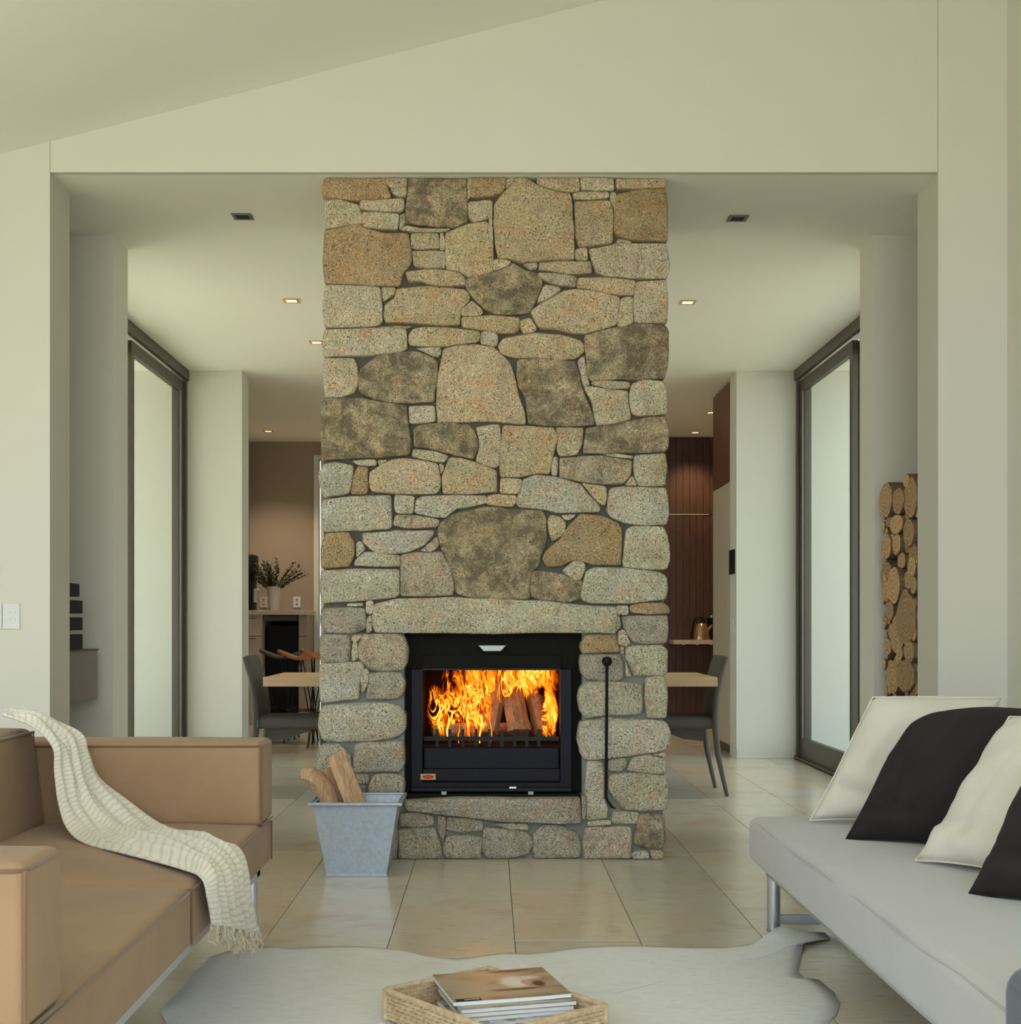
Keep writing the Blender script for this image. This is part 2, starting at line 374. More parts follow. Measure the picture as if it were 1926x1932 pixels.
# ceilings
def prism_wall(name, poly, y0, y1, m, label=None):
    return struct(MB().prism(poly, y0, y1).build(name, m), label)
prism_wall('ceiling_living', [(XL-.1, zc(XL-.1)), (XR+.1, zc(XR+.1)), (XR+.1, zc(XR+.1)+.15), (XL-.1, zc(XL-.1)+.15)], -3.2, FRONT+.3, M['ceil'], 'sloping white ceiling of the living room')
struct(MB().box(-4.4, 3.3, FRONT+.035, 11.0, CEIL, CEIL+.15).box(-2.9, 2.9, 11.0, 15.4, CEIL, CEIL+.15).build('ceiling', M['ceil']), 'flat cream ceiling over dining area and kitchen')  # left overhang stretched outside to keep the sun off the dining floor
g = .0022
prism_wall('wall_bulkhead', [(-2.045+g, CEIL), (2.0835-g, CEIL), (2.0835-g, zc(2.0835)), (-2.045+g, zc(-2.045))], FRONT, FRONT+.035, M['wall'], 'tall cream bulkhead above the stone chimney')
# the wall ends either side of the opening
prism_wall('wall_front_left', [(XL, 0), (-2.045, 0), (-2.045, CEIL), (-2.045, zc(-2.045)), (XL, zc(XL))], FRONT, 6.45, M['wall'], 'cream wall end left of the chimney carrying the switches')
prism_wall('wall_front_right', [(2.0835, 0), (3.0, 0), (3.0, zc(2.4)), (2.0835, zc(2.0835))], FRONT, 6.455, M['wall'], 'cream wall end right of the chimney')
struct(MB().box(-2.85, -2.03, 7.14, 7.43, 0, CEIL).build('wall_middle_left', M['wall']), 'narrow wall end before the left sliding door')
struct(MB().box(2.075, 2.85, 7.15, 7.43, 0, CEIL).build('wall_middle_right', M['wall']), 'narrow wall end behind the firewood stack')
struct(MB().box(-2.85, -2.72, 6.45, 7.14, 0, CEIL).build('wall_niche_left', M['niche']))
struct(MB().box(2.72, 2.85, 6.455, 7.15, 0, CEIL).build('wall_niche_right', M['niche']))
struct(MB().box(-4.8, -2.05, 10.96, 11.26, -.05, CEIL).build('wall_far_left', M['wall']), 'cream blade wall left of the kitchen running on outside the glass')
struct(MB().box(2.04, 4.8, 10.96, 11.26, -.05, CEIL).build('wall_far_right', M['wall']), 'cream blade wall right of the kitchen running on outside the glass')
struct(MB().box(2.04, 2.515, 10.948, 10.962, 0, .085).build('baseboard_right', M['wall'], bev=.003))
struct(MB().box(-2.48, -2.05, 10.948, 10.962, 0, .085).build('baseboard_left', M['wall'], bev=.003))
struct(MB().box(-2.9, -2.75, 11.26, 15.4, 0, CEIL).build('wall_kitchen_left', M['brownwall']))
struct(MB().box(2.75, 2.9, 11.26, 15.4, 0, CEIL).build('wall_kitchen_right', M['brownwall']))
struct(MB().box(-2.75, -2.015, 15.2, 15.35, 0, CEIL).box(-1.90, .35, 15.2, 15.35, 0, CEIL).box(-2.015, -1.90, 15.2, 15.35, 3.05, CEIL).build('wall_kitchen_back', M['brownwall']), 'taupe painted back wall of the kitchen')
# dark timber panelling, board by board
tb = struct(MB().box(.35, 2.75, 14.83, 14.95, 0, CEIL).build('wall_timber', M['blackmatte']), 'dark timber boarded wall at the back of the kitchen')
x = .36; k = 0
pm = None
while x < 2.74:
    x1 = min(x + .075, 2.745)
    for (za, zb) in ((0.0, 2.335), (2.345, CEIL-.002)):
        MB().box(x, x1-.004, 14.812, 14.832, za, zb).build('timber_board', M['darkwood'], tb)
    x = x1
struct(MB().box(1.0, 2.45, 14.806, 14.832, 2.336, 2.344).build('trim_1', M['slot']), 'thin pale joint line across the timber wall')
# tall narrow window at the back, left
win = struct(MB().box(-2.015, -1.958, 15.17, 15.3, 0, 3.05).box(-1.935, -1.90, 15.17, 15.3, 0, 3.05).box(-1.958, -1.935, 15.17, 15.3, 3.0, 3.05).box(-1.958, -1.935, 15.17, 15.3, 0, .05).build('window_1', M['wall']), 'tall narrow window beside the taupe kitchen wall')
MB().box(-1.958, -1.935, 15.22, 15.23, .05, 3.0).build('pane', M['glass'], win)
# living room side walls and the glazed wall behind the camera
struct(MB().box(XR, XR+.12, .9, FRONT-.002, 0, zc(XR)+.02).box(XR, XR+.12, -3.2, .9, 3.0, zc(XR)+.02).box(XR, XR+.12, -3.2, -2.6, 0, 3.0).build('wall_right', M['wall']), 'cream side wall at the right edge')
struct(MB().box(XL-.12, XL, 4.5, FRONT+.29, 0, zc(XL)+.02).box(XL-.12, XL, -3.2, -2.6, 0, zc(XL)+.02).box(XL-.12, XL, -2.6, 4.5, 2.75, zc(XL)+.02).build('wall_left', M['wall']))
for nm, xx, ya, yb, zt in (('window_2_added', XL-.08, -2.6, 4.5, 2.75), ('window_3', XR+.04, -2.6, .9, 3.0)):  # left window is unseen, lengthened so terrace bounce brightens the ceiling
    f = MB(); n = 3
    for k in range(n+1):
        yy = ya + (yb-ya-.06)*k/n; f.box(xx, xx+.06, yy, yy+.06, 0, zt)
    f.box(xx, xx+.06, ya, yb, 0, .06).box(xx, xx+.06, ya, yb, zt-.06, zt)
    wf = struct(f.build(nm, M['bronze'])); MB().box(xx+.027, xx+.033, ya, yb, .06, zt-.06).build('pane', M['glass'], wf)
f = MB()
for k in range(5):
    xx = XL + (XR-XL-.06)*k/4; f.box(xx, xx+.06, -3.15, -3.09, 0, zc(xx)-.02)
f.box(XL, XR, -3.15, -3.09, 0, .06).box(XL, XR, -3.15, -3.09, 2.5, 2.56)
wf = struct(f.build('window_4', M['bronze']), 'glazed wall')
# outside: lawn and terrace; left and back terraces added pale for ceiling bounce
struct(MB().box(-60, 60, -60, 80, -.5, -.16).build('floor_lawn', M['grass']))
struct(MB().box(-14, -3.75, -3.2, 15, -.15, -.03).box(-3.75, -2.68, 6.46, 10.95, -.15, -.03).build('floor_bounce_terrace_left', M['paver']))
struct(MB().box(3.2, 14, -3.2, 15, -.15, -.03).build('floor_terrace_right', M['paver']))
struct(MB().box(-14, 14, -14, -3.25, -.15, -.03).build('floor_bounce_terrace_back', M['paver']))

# sliding glass doors
def sliding_door(name, s, X, label):
    b = lambda mb, xa, xb, *r: mb.box(s*(X+xa), s*(X+xb), *r)
    m = MB(); b(m, 0, .13, 7.43, 10.96, CEIL-.06, CEIL); b(m, .0, .03, 7.43, 10.96, CEIL-.085, CEIL-.06)
    b(m, .015, .13, 10.90, 10.958, 0, CEIL-.06); b(m, .03, .13, 7.431, 7.48, 0, CEIL-.06); b(m, .0, .13, 7.43, 10.96, 0, .022)
    d = struct(m.build(name, M['bronze']), label)
    def panel(xa, xb, ya, yb):
        q = MB(); st = .075
        for (p, r, z0, z1) in ((ya, ya+st, .022, CEIL-.10), (yb-st, yb, .022, CEIL-.10)): b(q, xa, xb, p, r, z0, z1)
        b(q, xa, xb, ya+st, yb-st, .022, .18); b(q, xa, xb, ya+st, yb-st, CEIL-.19, CEIL-.10)
        fr = q.build('door_panel', M['bronze'], d)
        g2 = MB(); b(g2, (xa+xb)/2-.004, (xa+xb)/2+.004, ya+st, yb-st, .18, CEIL-.19); g2.build('pane', M['glass'], fr)
        e = MB(); b(e, xa-.002, xa+.008, yb-st-.012, yb-st, .18, CEIL-.19); e.build('glazing_bead', M['trimmetal'], fr)
    panel(.035, .075, 9.32, 10.90); panel(.085, .125, 7.48, 9.40)
    return d
sliding_door('door_1', -1, 2.485, 'tall bronze framed sliding glass door on the left')
sliding_door('door_2', 1, 2.515, 'tall bronze framed sliding glass door on the right')

# ceiling downlights
def downlight(loc, lit, label, power=0, col_=(1, .72, .42)):
    t = empty('ceiling_downlight', loc, label, 'downlight', None)
    x, y, z = loc; h = .05; q = .034
    MB().box(x-h, x+h, y-h, y-q, z-.006, z-.0005).box(x-h, x+h, y+q, y+h, z-.006, z-.0005).box(x-h, x-q, y-q, y+q, z-.006, z-.0005).box(x+q, x+h, y-q, y+q, z-.006, z-.0005).build('trim_plate', M['trimmetal'] if not lit else M['trimlit'], t)
    if lit:
        MB().box(x-q, x+q, y-q, y+q, z-.004, z-.001).build('lamp', M['lampglow'], t)
        l = bpy.data.lights.new('lamp_light', 'SPOT'); l.energy = power; l.color = col_; l.spot_size = R(110); l.spot_blend = .8; l.shadow_soft_size = .05
        lo = bpy.data.objects.new('lamp_light', l); link(lo, t); lo.location = (0, 0, -.03)
    else: MB().box(x-q, x+q, y-q, y+q, z-.003, z-.001).build('lamp', M['blackmatte'], t)
downlight((-1.272, 6.82, CEIL), 0, 'unlit square downlight with dark centre, left of the chimney top')
downlight((1.281, 6.85, CEIL), 0, 'unlit square downlight with dark centre, right of the chimney top')
downlight((-1.286, 8.59, CEIL), 1, 'lit square downlight in the bright ceiling left of the chimney, the larger one', 14)
downlight((1.288, 8.63, CEIL), 1, 'lit square downlight in the bright ceiling right of the chimney', 14)
downlight((-1.288, 9.85, CEIL), 1, 'lit square downlight half hidden by the left edge of the chimney', 14)
downlight((-2.40, 14.35, CEIL), 1, 'small lit downlight in the kitchen ceiling above the vase', 70, (1, .80, .58))
downlight((2.24, 14.45, CEIL), 1, 'small lit downlight in front of the dark timber wall', 40)
downlight((2.19, 13.1, CEIL), 1, 'small lit downlight right beside the red brown wall cupboard', 60)

# switches and panels
t = empty('light_switch', at(22, 1162, FRONT), 'white light switch plates on the cream wall at the left edge', 'light switch')
for (xa, xb) in ((-30, 4.5), (6, 38)):
    p = MB(); a = at(xa, 1187, FRONT); b = at(xb, 1138, FRONT); p.box(a.x, b.x, FRONT-.008, FRONT-.0005, a.z, b.z); pl = p.build('plate', M['white'], t, bev=.002)
    for (qx, qy) in ((.38, .36), (.68, .36), (.38, .62), (.68, .62)):
        cx_ = a.x + (b.x-a.x)*qx; cz_ = b.z + (a.z-b.z)*qy
        MB().box(cx_-.008, cx_+.008, FRONT-.0115, FRONT-.0078, cz_-.006, cz_+.006).build('rocker', M['white'], pl, bev=.001)
t = empty('wall_panel', (2.04, 11.15, 1.4), 'small black control panel on the wall end beside the cupboard', 'control panel')
MB().box(2.028, 2.0395, 11.02, 11.24, 1.53, 1.735).build('screen', M['blackmatte'], t, bev=.002)
t = empty('light_switch', (2.04, 11.12, 1.1), 'small pale light switch on the wall end below the black control panel', 'light switch')
MB().box(2.030, 2.0395, 11.06, 11.17, 1.04, 1.165).build('plate', M['white'], t, bev=.002)
MB().box(2.026, 2.031, 11.09, 11.14, 1.08, 1.13).build('rocker', M['white'], t, bev=.001)
# ------------------------------------------------------------ chimney of rubble stone
YC = 6.25; SC = F / YC
def cw(px, py): return ((px-CX)/SC, EYE-(py-CY)/SC)
CXL, CXR = cw(614, 0)[0], cw(1251, 0)[0]
OL, OR_ = cw(762, 0)[0]-.0, cw(1099, 0)[0]+.0
OB, OT = cw(0, 1500)[1], cw(0, 1195)[1]
ym, yb = YC + .020, YC + .95
ch = empty('stone_chimney', ((CXL+CXR)/2, YC, 0), 'wide floor to ceiling chimney of rough granite rubble', 'chimney')
MB().box(CXL, OL, ym, yb, OT, CEIL-.001).box(OR_, CXR, ym, yb, OT, CEIL-.001).box(OL, OR_, ym, yb, OT, CEIL-.001).build('mortar_core', M['mortar'], ch)
yl = YC + .013
MB().box(CXL, OL, yl, yb, 0, OT).box(OR_, CXR, yl, yb, 0, OT).box(OL, OR_, yl, yb, 0, OB-.03).box(OL, OR_, YC+.62, yb, OB-.03, OT).build('mortar_core', M['mortar_pale'], ch)
PAL = {'t': (.57, .49, .335, .15), 'b': (.45, .35, .205, .35), 'd': (.50, .43, .30, .85), 'g': (.57, .53, .41, .05), 'm': (.49, .44, .345, .60), 'c': (.53, .52, .43, .12), 'k': (.43, .41, .345, .5)}
REG = {'A': (590,320,340/1926), 'B': (930,320,340/1926), 'C': (590,600,340/1926), 'D': (930,600,340/1926), 'E': (590,900,340/1926), 'F': (930,900,340/1926),
       'G': (590,1100,200/1288), 'H': (1080,1100,200/1288), 'I': (560,1360,400/1926), 'J': (880,1360,400/1926), 'P': (0,0,1)}
STONES = '''A b 145,98 770,98 790,190 830,280 820,320 640,335 500,330 180,310 115,290 110,180
A g 790,98 1000,98 1000,200 850,200 790,170
A g 850,215 995,210 995,285 930,290 850,255
A g 135,330 300,335 430,375 500,390 515,500 530,575 350,590 250,620 145,625
A g 520,345 650,350 965,325 975,400 940,460 520,440
A g 530,465 700,465 915,485 900,650 750,630 550,620
A g 938,490 985,480 980,580 925,640
A d 1030,98 1640,98 1640,330 1650,560 1500,620 1300,600 1000,580 1000,450 1020,300
A g 1657,98 1700,98 1680,300 1657,330
A b 1715,98 2055,98 2045,230 1990,270 1800,300 1690,310
A g 1670,360 1910,340 1915,430 1880,520 1730,560 1670,510
B g 140,100 235,100 160,190 140,210
B t 250,100 330,100 460,185 560,225 700,260 820,280 840,400 835,520 855,650 860,965 560,975 310,990 210,960 60,955 30,800 15,600 20,400 100,290 200,180
B g -45,560 -10,440 0,900 -5,960 -25,800
A t 1425,690 1640,600 1860,565 1900,690 1920,760 1928,1080 1780,1135 1640,1145 1560,1090 1440,1075 1420,880
A b 135,660 500,590 560,640 760,690 1010,690 1045,880 1055,960 1020,1050 955,1110 930,1240 720,1245 450,1220 140,1220 120,1000
A g 1055,690 1335,690 1350,845 1065,840
A g 1365,690 1395,690 1405,850 1365,855
A g 1070,880 1400,880 1415,1055 1220,1055 1090,1030
A g 940,650 1000,605 1180,640 1480,640 1400,670 1100,675
A t 1000,1110 1250,1080 1450,1095 1570,1120 1620,1180 1620,1245 1450,1250 1250,1228 1180,1200 1040,1210
A g 145,1240 700,1265 722,1300 740,1620 700,1668 400,1685 140,1688 115,1500
A t 780,1440 880,1380 900,1285 1230,1258 1430,1275 1620,1290 1675,1350 1670,1400 1590,1490 1570,1570 1565,1665 1400,1660 1100,1635 790,1635 765,1560
A g 745,1275 880,1280 870,1330 760,1420
B d 210,1005 330,1085 470,1115 515,1180 515,1270 450,1400 395,1525 280,1545 0,1540 -80,1500 -180,1400 -285,1270 -290,1175 -130,1135 0,1112 130,1060
B g 10,985 60,968 190,990 130,1040 10,1080
A g 1705,1420 1815,1520 1790,1563 1605,1568 1595,1510
A t 1600,1590 1926,1575 2200,1592 2200,1715 2130,1758 1980,1745 1800,1720 1600,1690
B t 475,103 915,103 915,240 820,250 600,215 475,175
B g 940,103 1275,103 1280,235 945,225
B t 1312,103 1830,103 1830,198 1560,208 1325,212
B g 850,268 940,248 1225,252 1225,310 865,328
B t 875,355 1240,342 1270,420 1280,500 1272,785 1000,820 925,830 888,720 883,480
B g 1262,258 1305,262 1305,310 1295,420 1260,330
B b 1325,290 1500,250 1600,230 1835,228 1850,400 1850,775 1490,755 1330,705 1300,670 1302,450
B g 1335,748 1450,768 1475,790 1335,795
B g 1030,862 1230,832 1320,803 1500,808 1840,802 1870,1000 1872,1100 1840,1170 1500,1160 1200,1137 1110,1098 1055,960
B t 885,872 995,855 1000,975 885,968
B t 500,1003 700,990 1040,990 1045,1112 850,1117 500,1078
B g 325,1012 465,1003 463,1058 400,1062
B g 487,1113 620,1118 850,1143 885,1170 868,1262 700,1237 560,1188 492,1160
B t 918,1163 1200,1163 1515,1193 1495,1348 1300,1338 1100,1298 895,1265
B g 552,1252 700,1272 707,1310 600,1378 475,1427 492,1370 532,1310
B t 412,1520 530,1432 740,1315 870,1293 1080,1313 1338,1368 1345,1420 1312,1660 1200,1698 1000,1747 870,1745 700,1712 505,1698 452,1620
B g 1372,1388 1488,1373 1488,1648 1380,1688 1325,1658 1347,1500
B g 1532,1213 1840,1200 1855,1400 1850,1635 1512,1638 1502,1450
B t 292,1622 400,1602 458,1700 430,1738 330,1748 300,1700
C g 140,135 700,122 990,128 1000,300 995,348 900,378 600,398 350,408 130,423 115,280
C t 715,97 1055,92 1010,113 765,113
C t 1032,180 1085,122 1200,103 1450,113 1765,143 1790,200 1760,262 1550,282 1350,307 1050,298 1027,250
C g 1812,155 1926,168 1965,190 1970,285 1926,305 1800,272
C g 1112,332 1358,327 1368,370 1348,418 1290,408 1185,360
C g 130,443 440,443 468,520 485,700 437,790 300,842 140,848 120,650
C d 512,562 620,472 700,413 1000,373 1130,373 1298,443 1325,480 1315,700 1287,895 900,905 700,877 560,827 503,780 503,640
C t 1402,342 1550,303 1740,293 1926,325 1990,385 2075,450 2112,520 2155,650 2195,850 2258,1010 2268,1137 2100,1127 1926,1097 1600,1107 1342,1122 1328,900 1345,650 1383,430
C d 150,872 500,872 800,922 995,943 1010,1100 1035,1250 1050,1380 1018,1465 700,1487 500,1492 110,1517 100,1200 100,950
C g 1033,953 1292,948 1307,1108 1043,1127
C d 1085,1195 1150,1155 1350,1133 1650,1143 1705,1193 1765,1330 1768,1400 1705,1505 1500,1457 1300,1407 1095,1378
C g 1083,1403 1300,1433 1445,1473 1425,1520 1380,1545 1150,1507 1068,1480
C g 1745,1183 1926,1153 1993,1160 2000,1300 1990,1575 1926,1597 1820,1567 1745,1527 1785,1400 1785,1320
D t 112,1163 638,1183 685,1290 647,1400 598,1667 450,1657 300,1697 85,1697 75,1600 95,1350
C c 130,1572 250,1553 425,1593 425,1700 385,1868 130,1918 90,1800 70,1680
C b 482,1593 585,1603 585,1850 558,1877 413,1877 435,1720
C c 432,1532 668,1522 677,1578 500,1573
C g 702,1527 790,1522 722,1577
C t 622,1652 720,1593 830,1533 950,1513 1180,1533 1327,1563 1340,1650 1365,1750 1345,1838 1298,1877 900,1877 640,1857 613,1800
C t 1462,1503 1600,1513 1720,1553 1850,1593 1955,1640 1960,1857 1700,1877 1402,1877 1388,1700 1433,1600
C g 1353,1573 1388,1573 1388,1620 1370,1665
D t 63,300 122,223 450,173 700,188 820,213 930,253 970,300 965,370 880,437 700,452 500,427 230,427 92,387
D d 983,202 1100,163 1400,93 1600,68 1830,93 1865,150 1860,500 1820,648 1500,655 1300,655 1062,677 1013,620 1003,420 988,300
D d 268,462 500,443 720,468 875,482 895,560 935,740 975,850 1065,1060 1073,1147 900,1157 650,1157 382,1127 363,1000 353,850 283,750 258,620
D g 905,472 972,405 997,600 1027,718 962,727 935,600
D g 1063,692 1150,678 1447,692 1447,757 1250,757 1073,718
D g 965,753 1060,745 1250,783 1427,793 1437,950 1465,1078 1300,1127 1103,1147 1085,1050 1065,900
D g 1483,722 1600,673 1820,690 1850,800 1850,1028 1550,1047 1483,1018 1458,850
D d 1003,1183 1200,1153 1500,1103 1700,1058 1830,1063 1870,1200 1860,1400 1800,1437 1400,1437 1200,1447 973,1447 983,1300
D t 673,1183 957,1183 947,1330 897,1457 703,1475 685,1400 703,1280
D g 645,1503 687,1503 677,1680 625,1667
D m 713,1503 1160,1483 1300,1503 1475,1533 1457,1680 1387,1775 1200,1775 950,1747 723,1707
D c 1175,1467 1290,1457 1487,1482 1478,1508 1300,1488
D c 1513,1483 1830,1453 1845,1600 1835,1787 1563,1795 1523,1700 1505,1600
D g 1483,1695 1535,1787 1415,1787
D t 88,1723 298,1733 287,1820 257,1877 83,1867
F c 313,42 450,-15 640,3 800,43 925,83 997,170 1095,270 1143,330 1125,377 900,377 700,377 560,347 300,327 263,300 258,240 292,150
F t 955,75 1197,113 1207,220 1187,305 1132,277 1043,180
F c 1253,133 1350,113 1830,123 1860,250 1870,400 1840,507 1600,512 1400,487 1273,427 1220,370 1233,230
F t 0,193 237,203 232,280 198,317 0,302 -60,288 -50,212
E c 133,248 380,222 827,203 842,520 798,557 500,567 140,587 105,450 105,300
E c 883,203 1085,213 1065,387 903,387 883,330
E c 1113,243 1200,208 1600,203 1847,203 1857,280 1700,317 1530,337 1427,427 1300,427 1100,387
E m 893,413 1050,413 1327,453 1345,480 1327,537 1000,547 873,517
E b 150,613 380,603 400,650 437,690 437,830 397,948 100,967 100,750
E c 543,603 900,583 1297,573 1267,640 1177,737 1000,797 850,817 700,817 623,767 543,700
E c 473,713 518,693 555,770 472,855
E c 473,883 570,805 680,823 927,843 927,957 453,947
E m 1322,645 1347,730 1270,797 1153,787 1222,740
E m 948,843 1100,813 1250,823 1368,803 1417,890 1485,1040 1505,1180 1495,1257 1300,1267 948,1267
E d 1335,600 1355,502 1500,403 1750,353 1926,323 2090,353 2445,363 2485,450 2495,650 2475,760 2425,830 2415,930 2335,1020 2305,1150 2315,1297 2000,1307 1700,1287 1540,1237 1513,1080 1435,880 1375,750
E c 100,1003 300,993 915,988 920,1250 878,1287 550,1317 110,1347 90,1200
E k 100,1403 527,1403 557,1420 567,1600 537,1637 430,1662 120,1662 90,1550
E g 383,1353 527,1348 527,1380 383,1380
E g 580,1333 647,1333 647,1410 620,1467 583,1440
E g 592,1493 632,1493 632,1647 582,1657
E L 663,1363 900,1303 1500,1288 1926,1313 2430,1323 2900,1373 3217,1388 3237,1403 3232,1672 2900,1667 2450,1662 1926,1667 1000,1667 683,1662 648,1600 643,1480
F t 593,462 622,413 720,443 767,480 767,560 718,630 633,677 603,580
F g 733,413 877,403 837,438 782,457
F b 563,802 640,733 730,663 783,560 863,483 933,405 1180,433 1347,513 1367,600 1357,937 1080,937 980,897 860,887 740,947 583,957 535,880
F c 1433,563 1500,533 1820,543 1870,720 1880,880 1840,977 1700,987 1403,957 1393,900 1413,700
F d 433,1013 500,1003 740,1043 860,1113 947,1103 947,1180 917,1307 800,1337 500,1307 413,1277 403,1150
F g 745,1003 860,903 957,913 987,970 937,1087 870,1097
F c 1003,1003 1100,973 1400,978 1750,1013 1840,1063 1855,1200 1830,1307 1500,1342 1050,1347 953,1317 938,1240 963,1150
F c 1323,1383 1437,1383 1437,1467 1333,1467
F b 1473,1373 1600,1353 1820,1353 1870,1403 1870,1457 1750,1462 1500,1452 1463,1420
F k 1383,1493 1850,1483 1860,1600 1850,1767 1600,1777 1503,1757 1433,1680 1393,1580
F g 1323,1493 1347,1493 1357,1590 1313,1645
F g 1343,1653 1400,1643 1457,1770 1420,1807 1333,1777
F b 993,1693 1297,1693 1347,1867 965,1877 943,1800
G k 110,633 430,633 457,700 437,947 113,957 93,800
G m 623,623 1050,623 1110,670 1145,800 1135,950 1090,1047 850,1067 703,1047 643,980 563,907 555,780
G g 493,643 597,643 530,707 483,700
G g 495,725 537,725 545,915 485,935
G c 103,983 577,963 617,1010 597,1120 567,1230 557,1400 300,1427 103,1447 93,1200
G k 693,1103 900,1083 1070,1093 1110,1200 1100,1320 1050,1397 653,1407 683,1250
G g 623,1045 687,1063 667,1230 603,1325 595,1180
P c 612,1331 660,1328 730,1326 755,1333 763,1347 763,1375 755,1387 735,1393 705,1397 640,1399 610,1396 602,1370 604,1345
I k 533,213 650,198 820,193 940,183 965,230 970,400 930,462 760,457 513,467 523,330
I c 213,230 387,213 487,330 477,560 350,637 203,637 190,400
I k 523,483 647,488 647,558 543,558
I k 703,493 850,483 960,503 970,600 960,657 663,657 663,580
I k 563,583 617,583 607,647 563,647
I K 988,718 1450,693 1926,703 2300,693 2560,693 2573,920 2400,927 2200,917 1926,907 1650,877 1300,842 1150,822 1003,807
I k 948,843 1050,833 1237,863 1245,930 1150,965 943,947
I k 933,983 1247,973 1287,1080 1315,1180 1287,1247 933,1247
I k 1283,865 1347,873 1347,950 1330,1117 1293,1000
I k 1373,873 1687,903 1687,987 1500,1005 1363,985
I k 1363,1045 1600,1045 1677,1055 1667,1237 1550,1257 1353,1237 1333,1150
I k 903,900 918,1000 908,1247 853,1247
J k 163,965 340,985 500,1003 577,1033 597,1120 557,1207 350,1257 183,1237 143,1150
J c 243,933 547,933 557,985 400,975
J k 613,1013 700,945 850,955 997,1013 1030,1100 1027,1237 820,1237 623,1247 603,1150
J m 1083,965 1487,965 1487,1247 1073,1247 1065,1100
J d 1565,870 1620,843 1790,853 1800,1100 1760,1157 1600,1147 1525,1110 1545,960
J c 1513,1183 1637,1183 1647,1237 1503,1237
J g 1673,1183 1770,1183 1770,1237 1693,1247
J c 1103,913 1297,893 1307,937 1103,947
J c 1333,823 1557,833 1537,927 1323,927
J c 1303,493 1500,473 1800,498 1830,650 1810,807 1600,812 1430,797 1353,700 1293,620
J c 1093,373 1227,373 1252,450 1247,700 1282,790 1277,877 1093,897 1083,600
J k 1047,683 1073,693 1077,877 1047,877
J k 1293,363 1437,343 1447,400 1397,452 1293,447
J c 1503,343 1640,313 1800,353 1805,477 1700,477 1463,447
J g 1683,303 1800,288 1800,325
H c 1250,-1 1251,-1 1251,0 1250,0
P c 1096,1363 1110,1358 1230,1358 1255,1363 1263,1380 1263,1405 1250,1417 1185,1426 1110,1434 1098,1425 1091,1395
H k 113,873 557,873 597,950 617,1150 557,1187 350,1187 170,1167 110,1080 100,950
H c 653,773 1080,763 1140,820 1140,1080 1090,1117 743,1117 703,1000 653,920
H g 583,783 617,773 617,870 592,850
H c 643,965 710,1127 650,1127
H c 153,1213 400,1203 827,1223 837,1400 837,1557 777,1597 400,1597 170,1637 103,1560 75,1400 93,1300
H c 893,1153 1080,1133 1130,1200 1145,1400 1130,1627 903,1627 883,1400
H g 333,1643 480,1623 470,1667 390,1667
P k 614,1492 676,1492 676,1538 612,1538
P k 680,1500 748,1500 750,1545 680,1540
P c 612,1542 690,1545 688,1590 613,1590
P k 694,1548 742,1550 738,1617 692,1617
P c 614,1594 688,1594 688,1618 614,1618'''
def signed_area(p): return sum(p[i][0]*p[(i+1)%len(p)][1] - p[(i+1)%len(p)][0]*p[i][1] for i in range(len(p)))/2
def make_stone(poly, face=YC, proud=.02, back=.16, rnd=None, ax=0, side=1, rough=1.0):
    """poly in wall coordinates (a,z): outline resampled, rings drawn in towards the centroid, dressed with noise"""
    if signed_area(poly) > 0: poly = poly[::-1]
    # soften corners a touch
    q = []
    for i in range(len(poly)):
        a, b, c = Vector(poly[i-1]), Vector(poly[i]), Vector(poly[(i+1)%len(poly)])
        q += [b.lerp(a, min(.25, .007/max((a-b).length, 1e-6))), b.lerp(c, min(.25, .007/max((c-b).length, 1e-6)))]
    pts = []
    for i in range(len(q)):
        a, b = q[i], q[(i+1)%len(q)]; n = max(1, int((b-a).length/.028))
        pts += [a.lerp(b, k/n) for k in range(n)]
    ar = abs(signed_area(q)); cx = sum(p.x for p in pts)/len(pts); cz = sum(p.y for p in pts)/len(pts); c = Vector((cx, cz))
    size = ar**.5; n = len(pts); bev = min(.009 if cz > 1.3 else .015, size*.10); sd = rnd.random()*50
    def nz(p, sc): return noise.noise(Vector((p.x*sc+sd, p.y*sc, sd)))
    jit = [p + (p-c).normalized()*(.0028*nz(p, 30)*rough + .0055) for p in pts]; jit = [Vector((p.x, min(max(p.y, .0015), CEIL-.0015))) for p in jit]
    rings = []
    def ring(inset, depth, amp):
        out = []
        for p in jit:
            d = p-c; L = d.length; k = max(0, L-inset)/L if L > 0 else 0
            s = c + d*k; out.append((s, depth - amp*(nz(s, 14)*.009 + nz(s, 45)*.0035)))
        rings.append(out)
    ring(0, back, 0); ring(0, -proud+bev*.8, 0); ring(bev*.35, -proud+bev*.25, .4); ring(bev, -proud, 1)
    lv = 4 if size > .15 else 3 if size > .07 else 1
    for k in range(1, lv):
        t = k/lv; out = []
        for p in jit:
            d = p-c; L = max(0, d.length-bev)/max(d.length, 1e-6)*(1-t); s = c + d*L
            out.append((s, -proud - .006*t*min(1, size/.2) - (nz(s, 14)*.009 + nz(s, 45)*.0035)*rough))
        rings.append(out)
    V = []; Fs = []
    to = (lambda a, d: (a.x, face + d, a.y)) if ax == 0 else (lambda a, d: (face + side*(-d), a.x, a.y))
    for rg in rings: V += [to(a, d) for a, d in rg]
    for i in range(len(rings)-1):
        for k in range(n): k2 = (k+1)%n; Fs.append((i*n+k, i*n+k2, (i+1)*n+k2, (i+1)*n+k))
    V.append(to(c, -proud - .006*min(1, size/.2) - nz(c, 14)*.009)); last = (len(rings)-1)*n
    for k in range(n): Fs.append((last+k, last+(k+1)%n, len(V)-1))
    Fs.append(tuple(reversed(range(n))))
    return V, Fs
rs = random.Random(11)
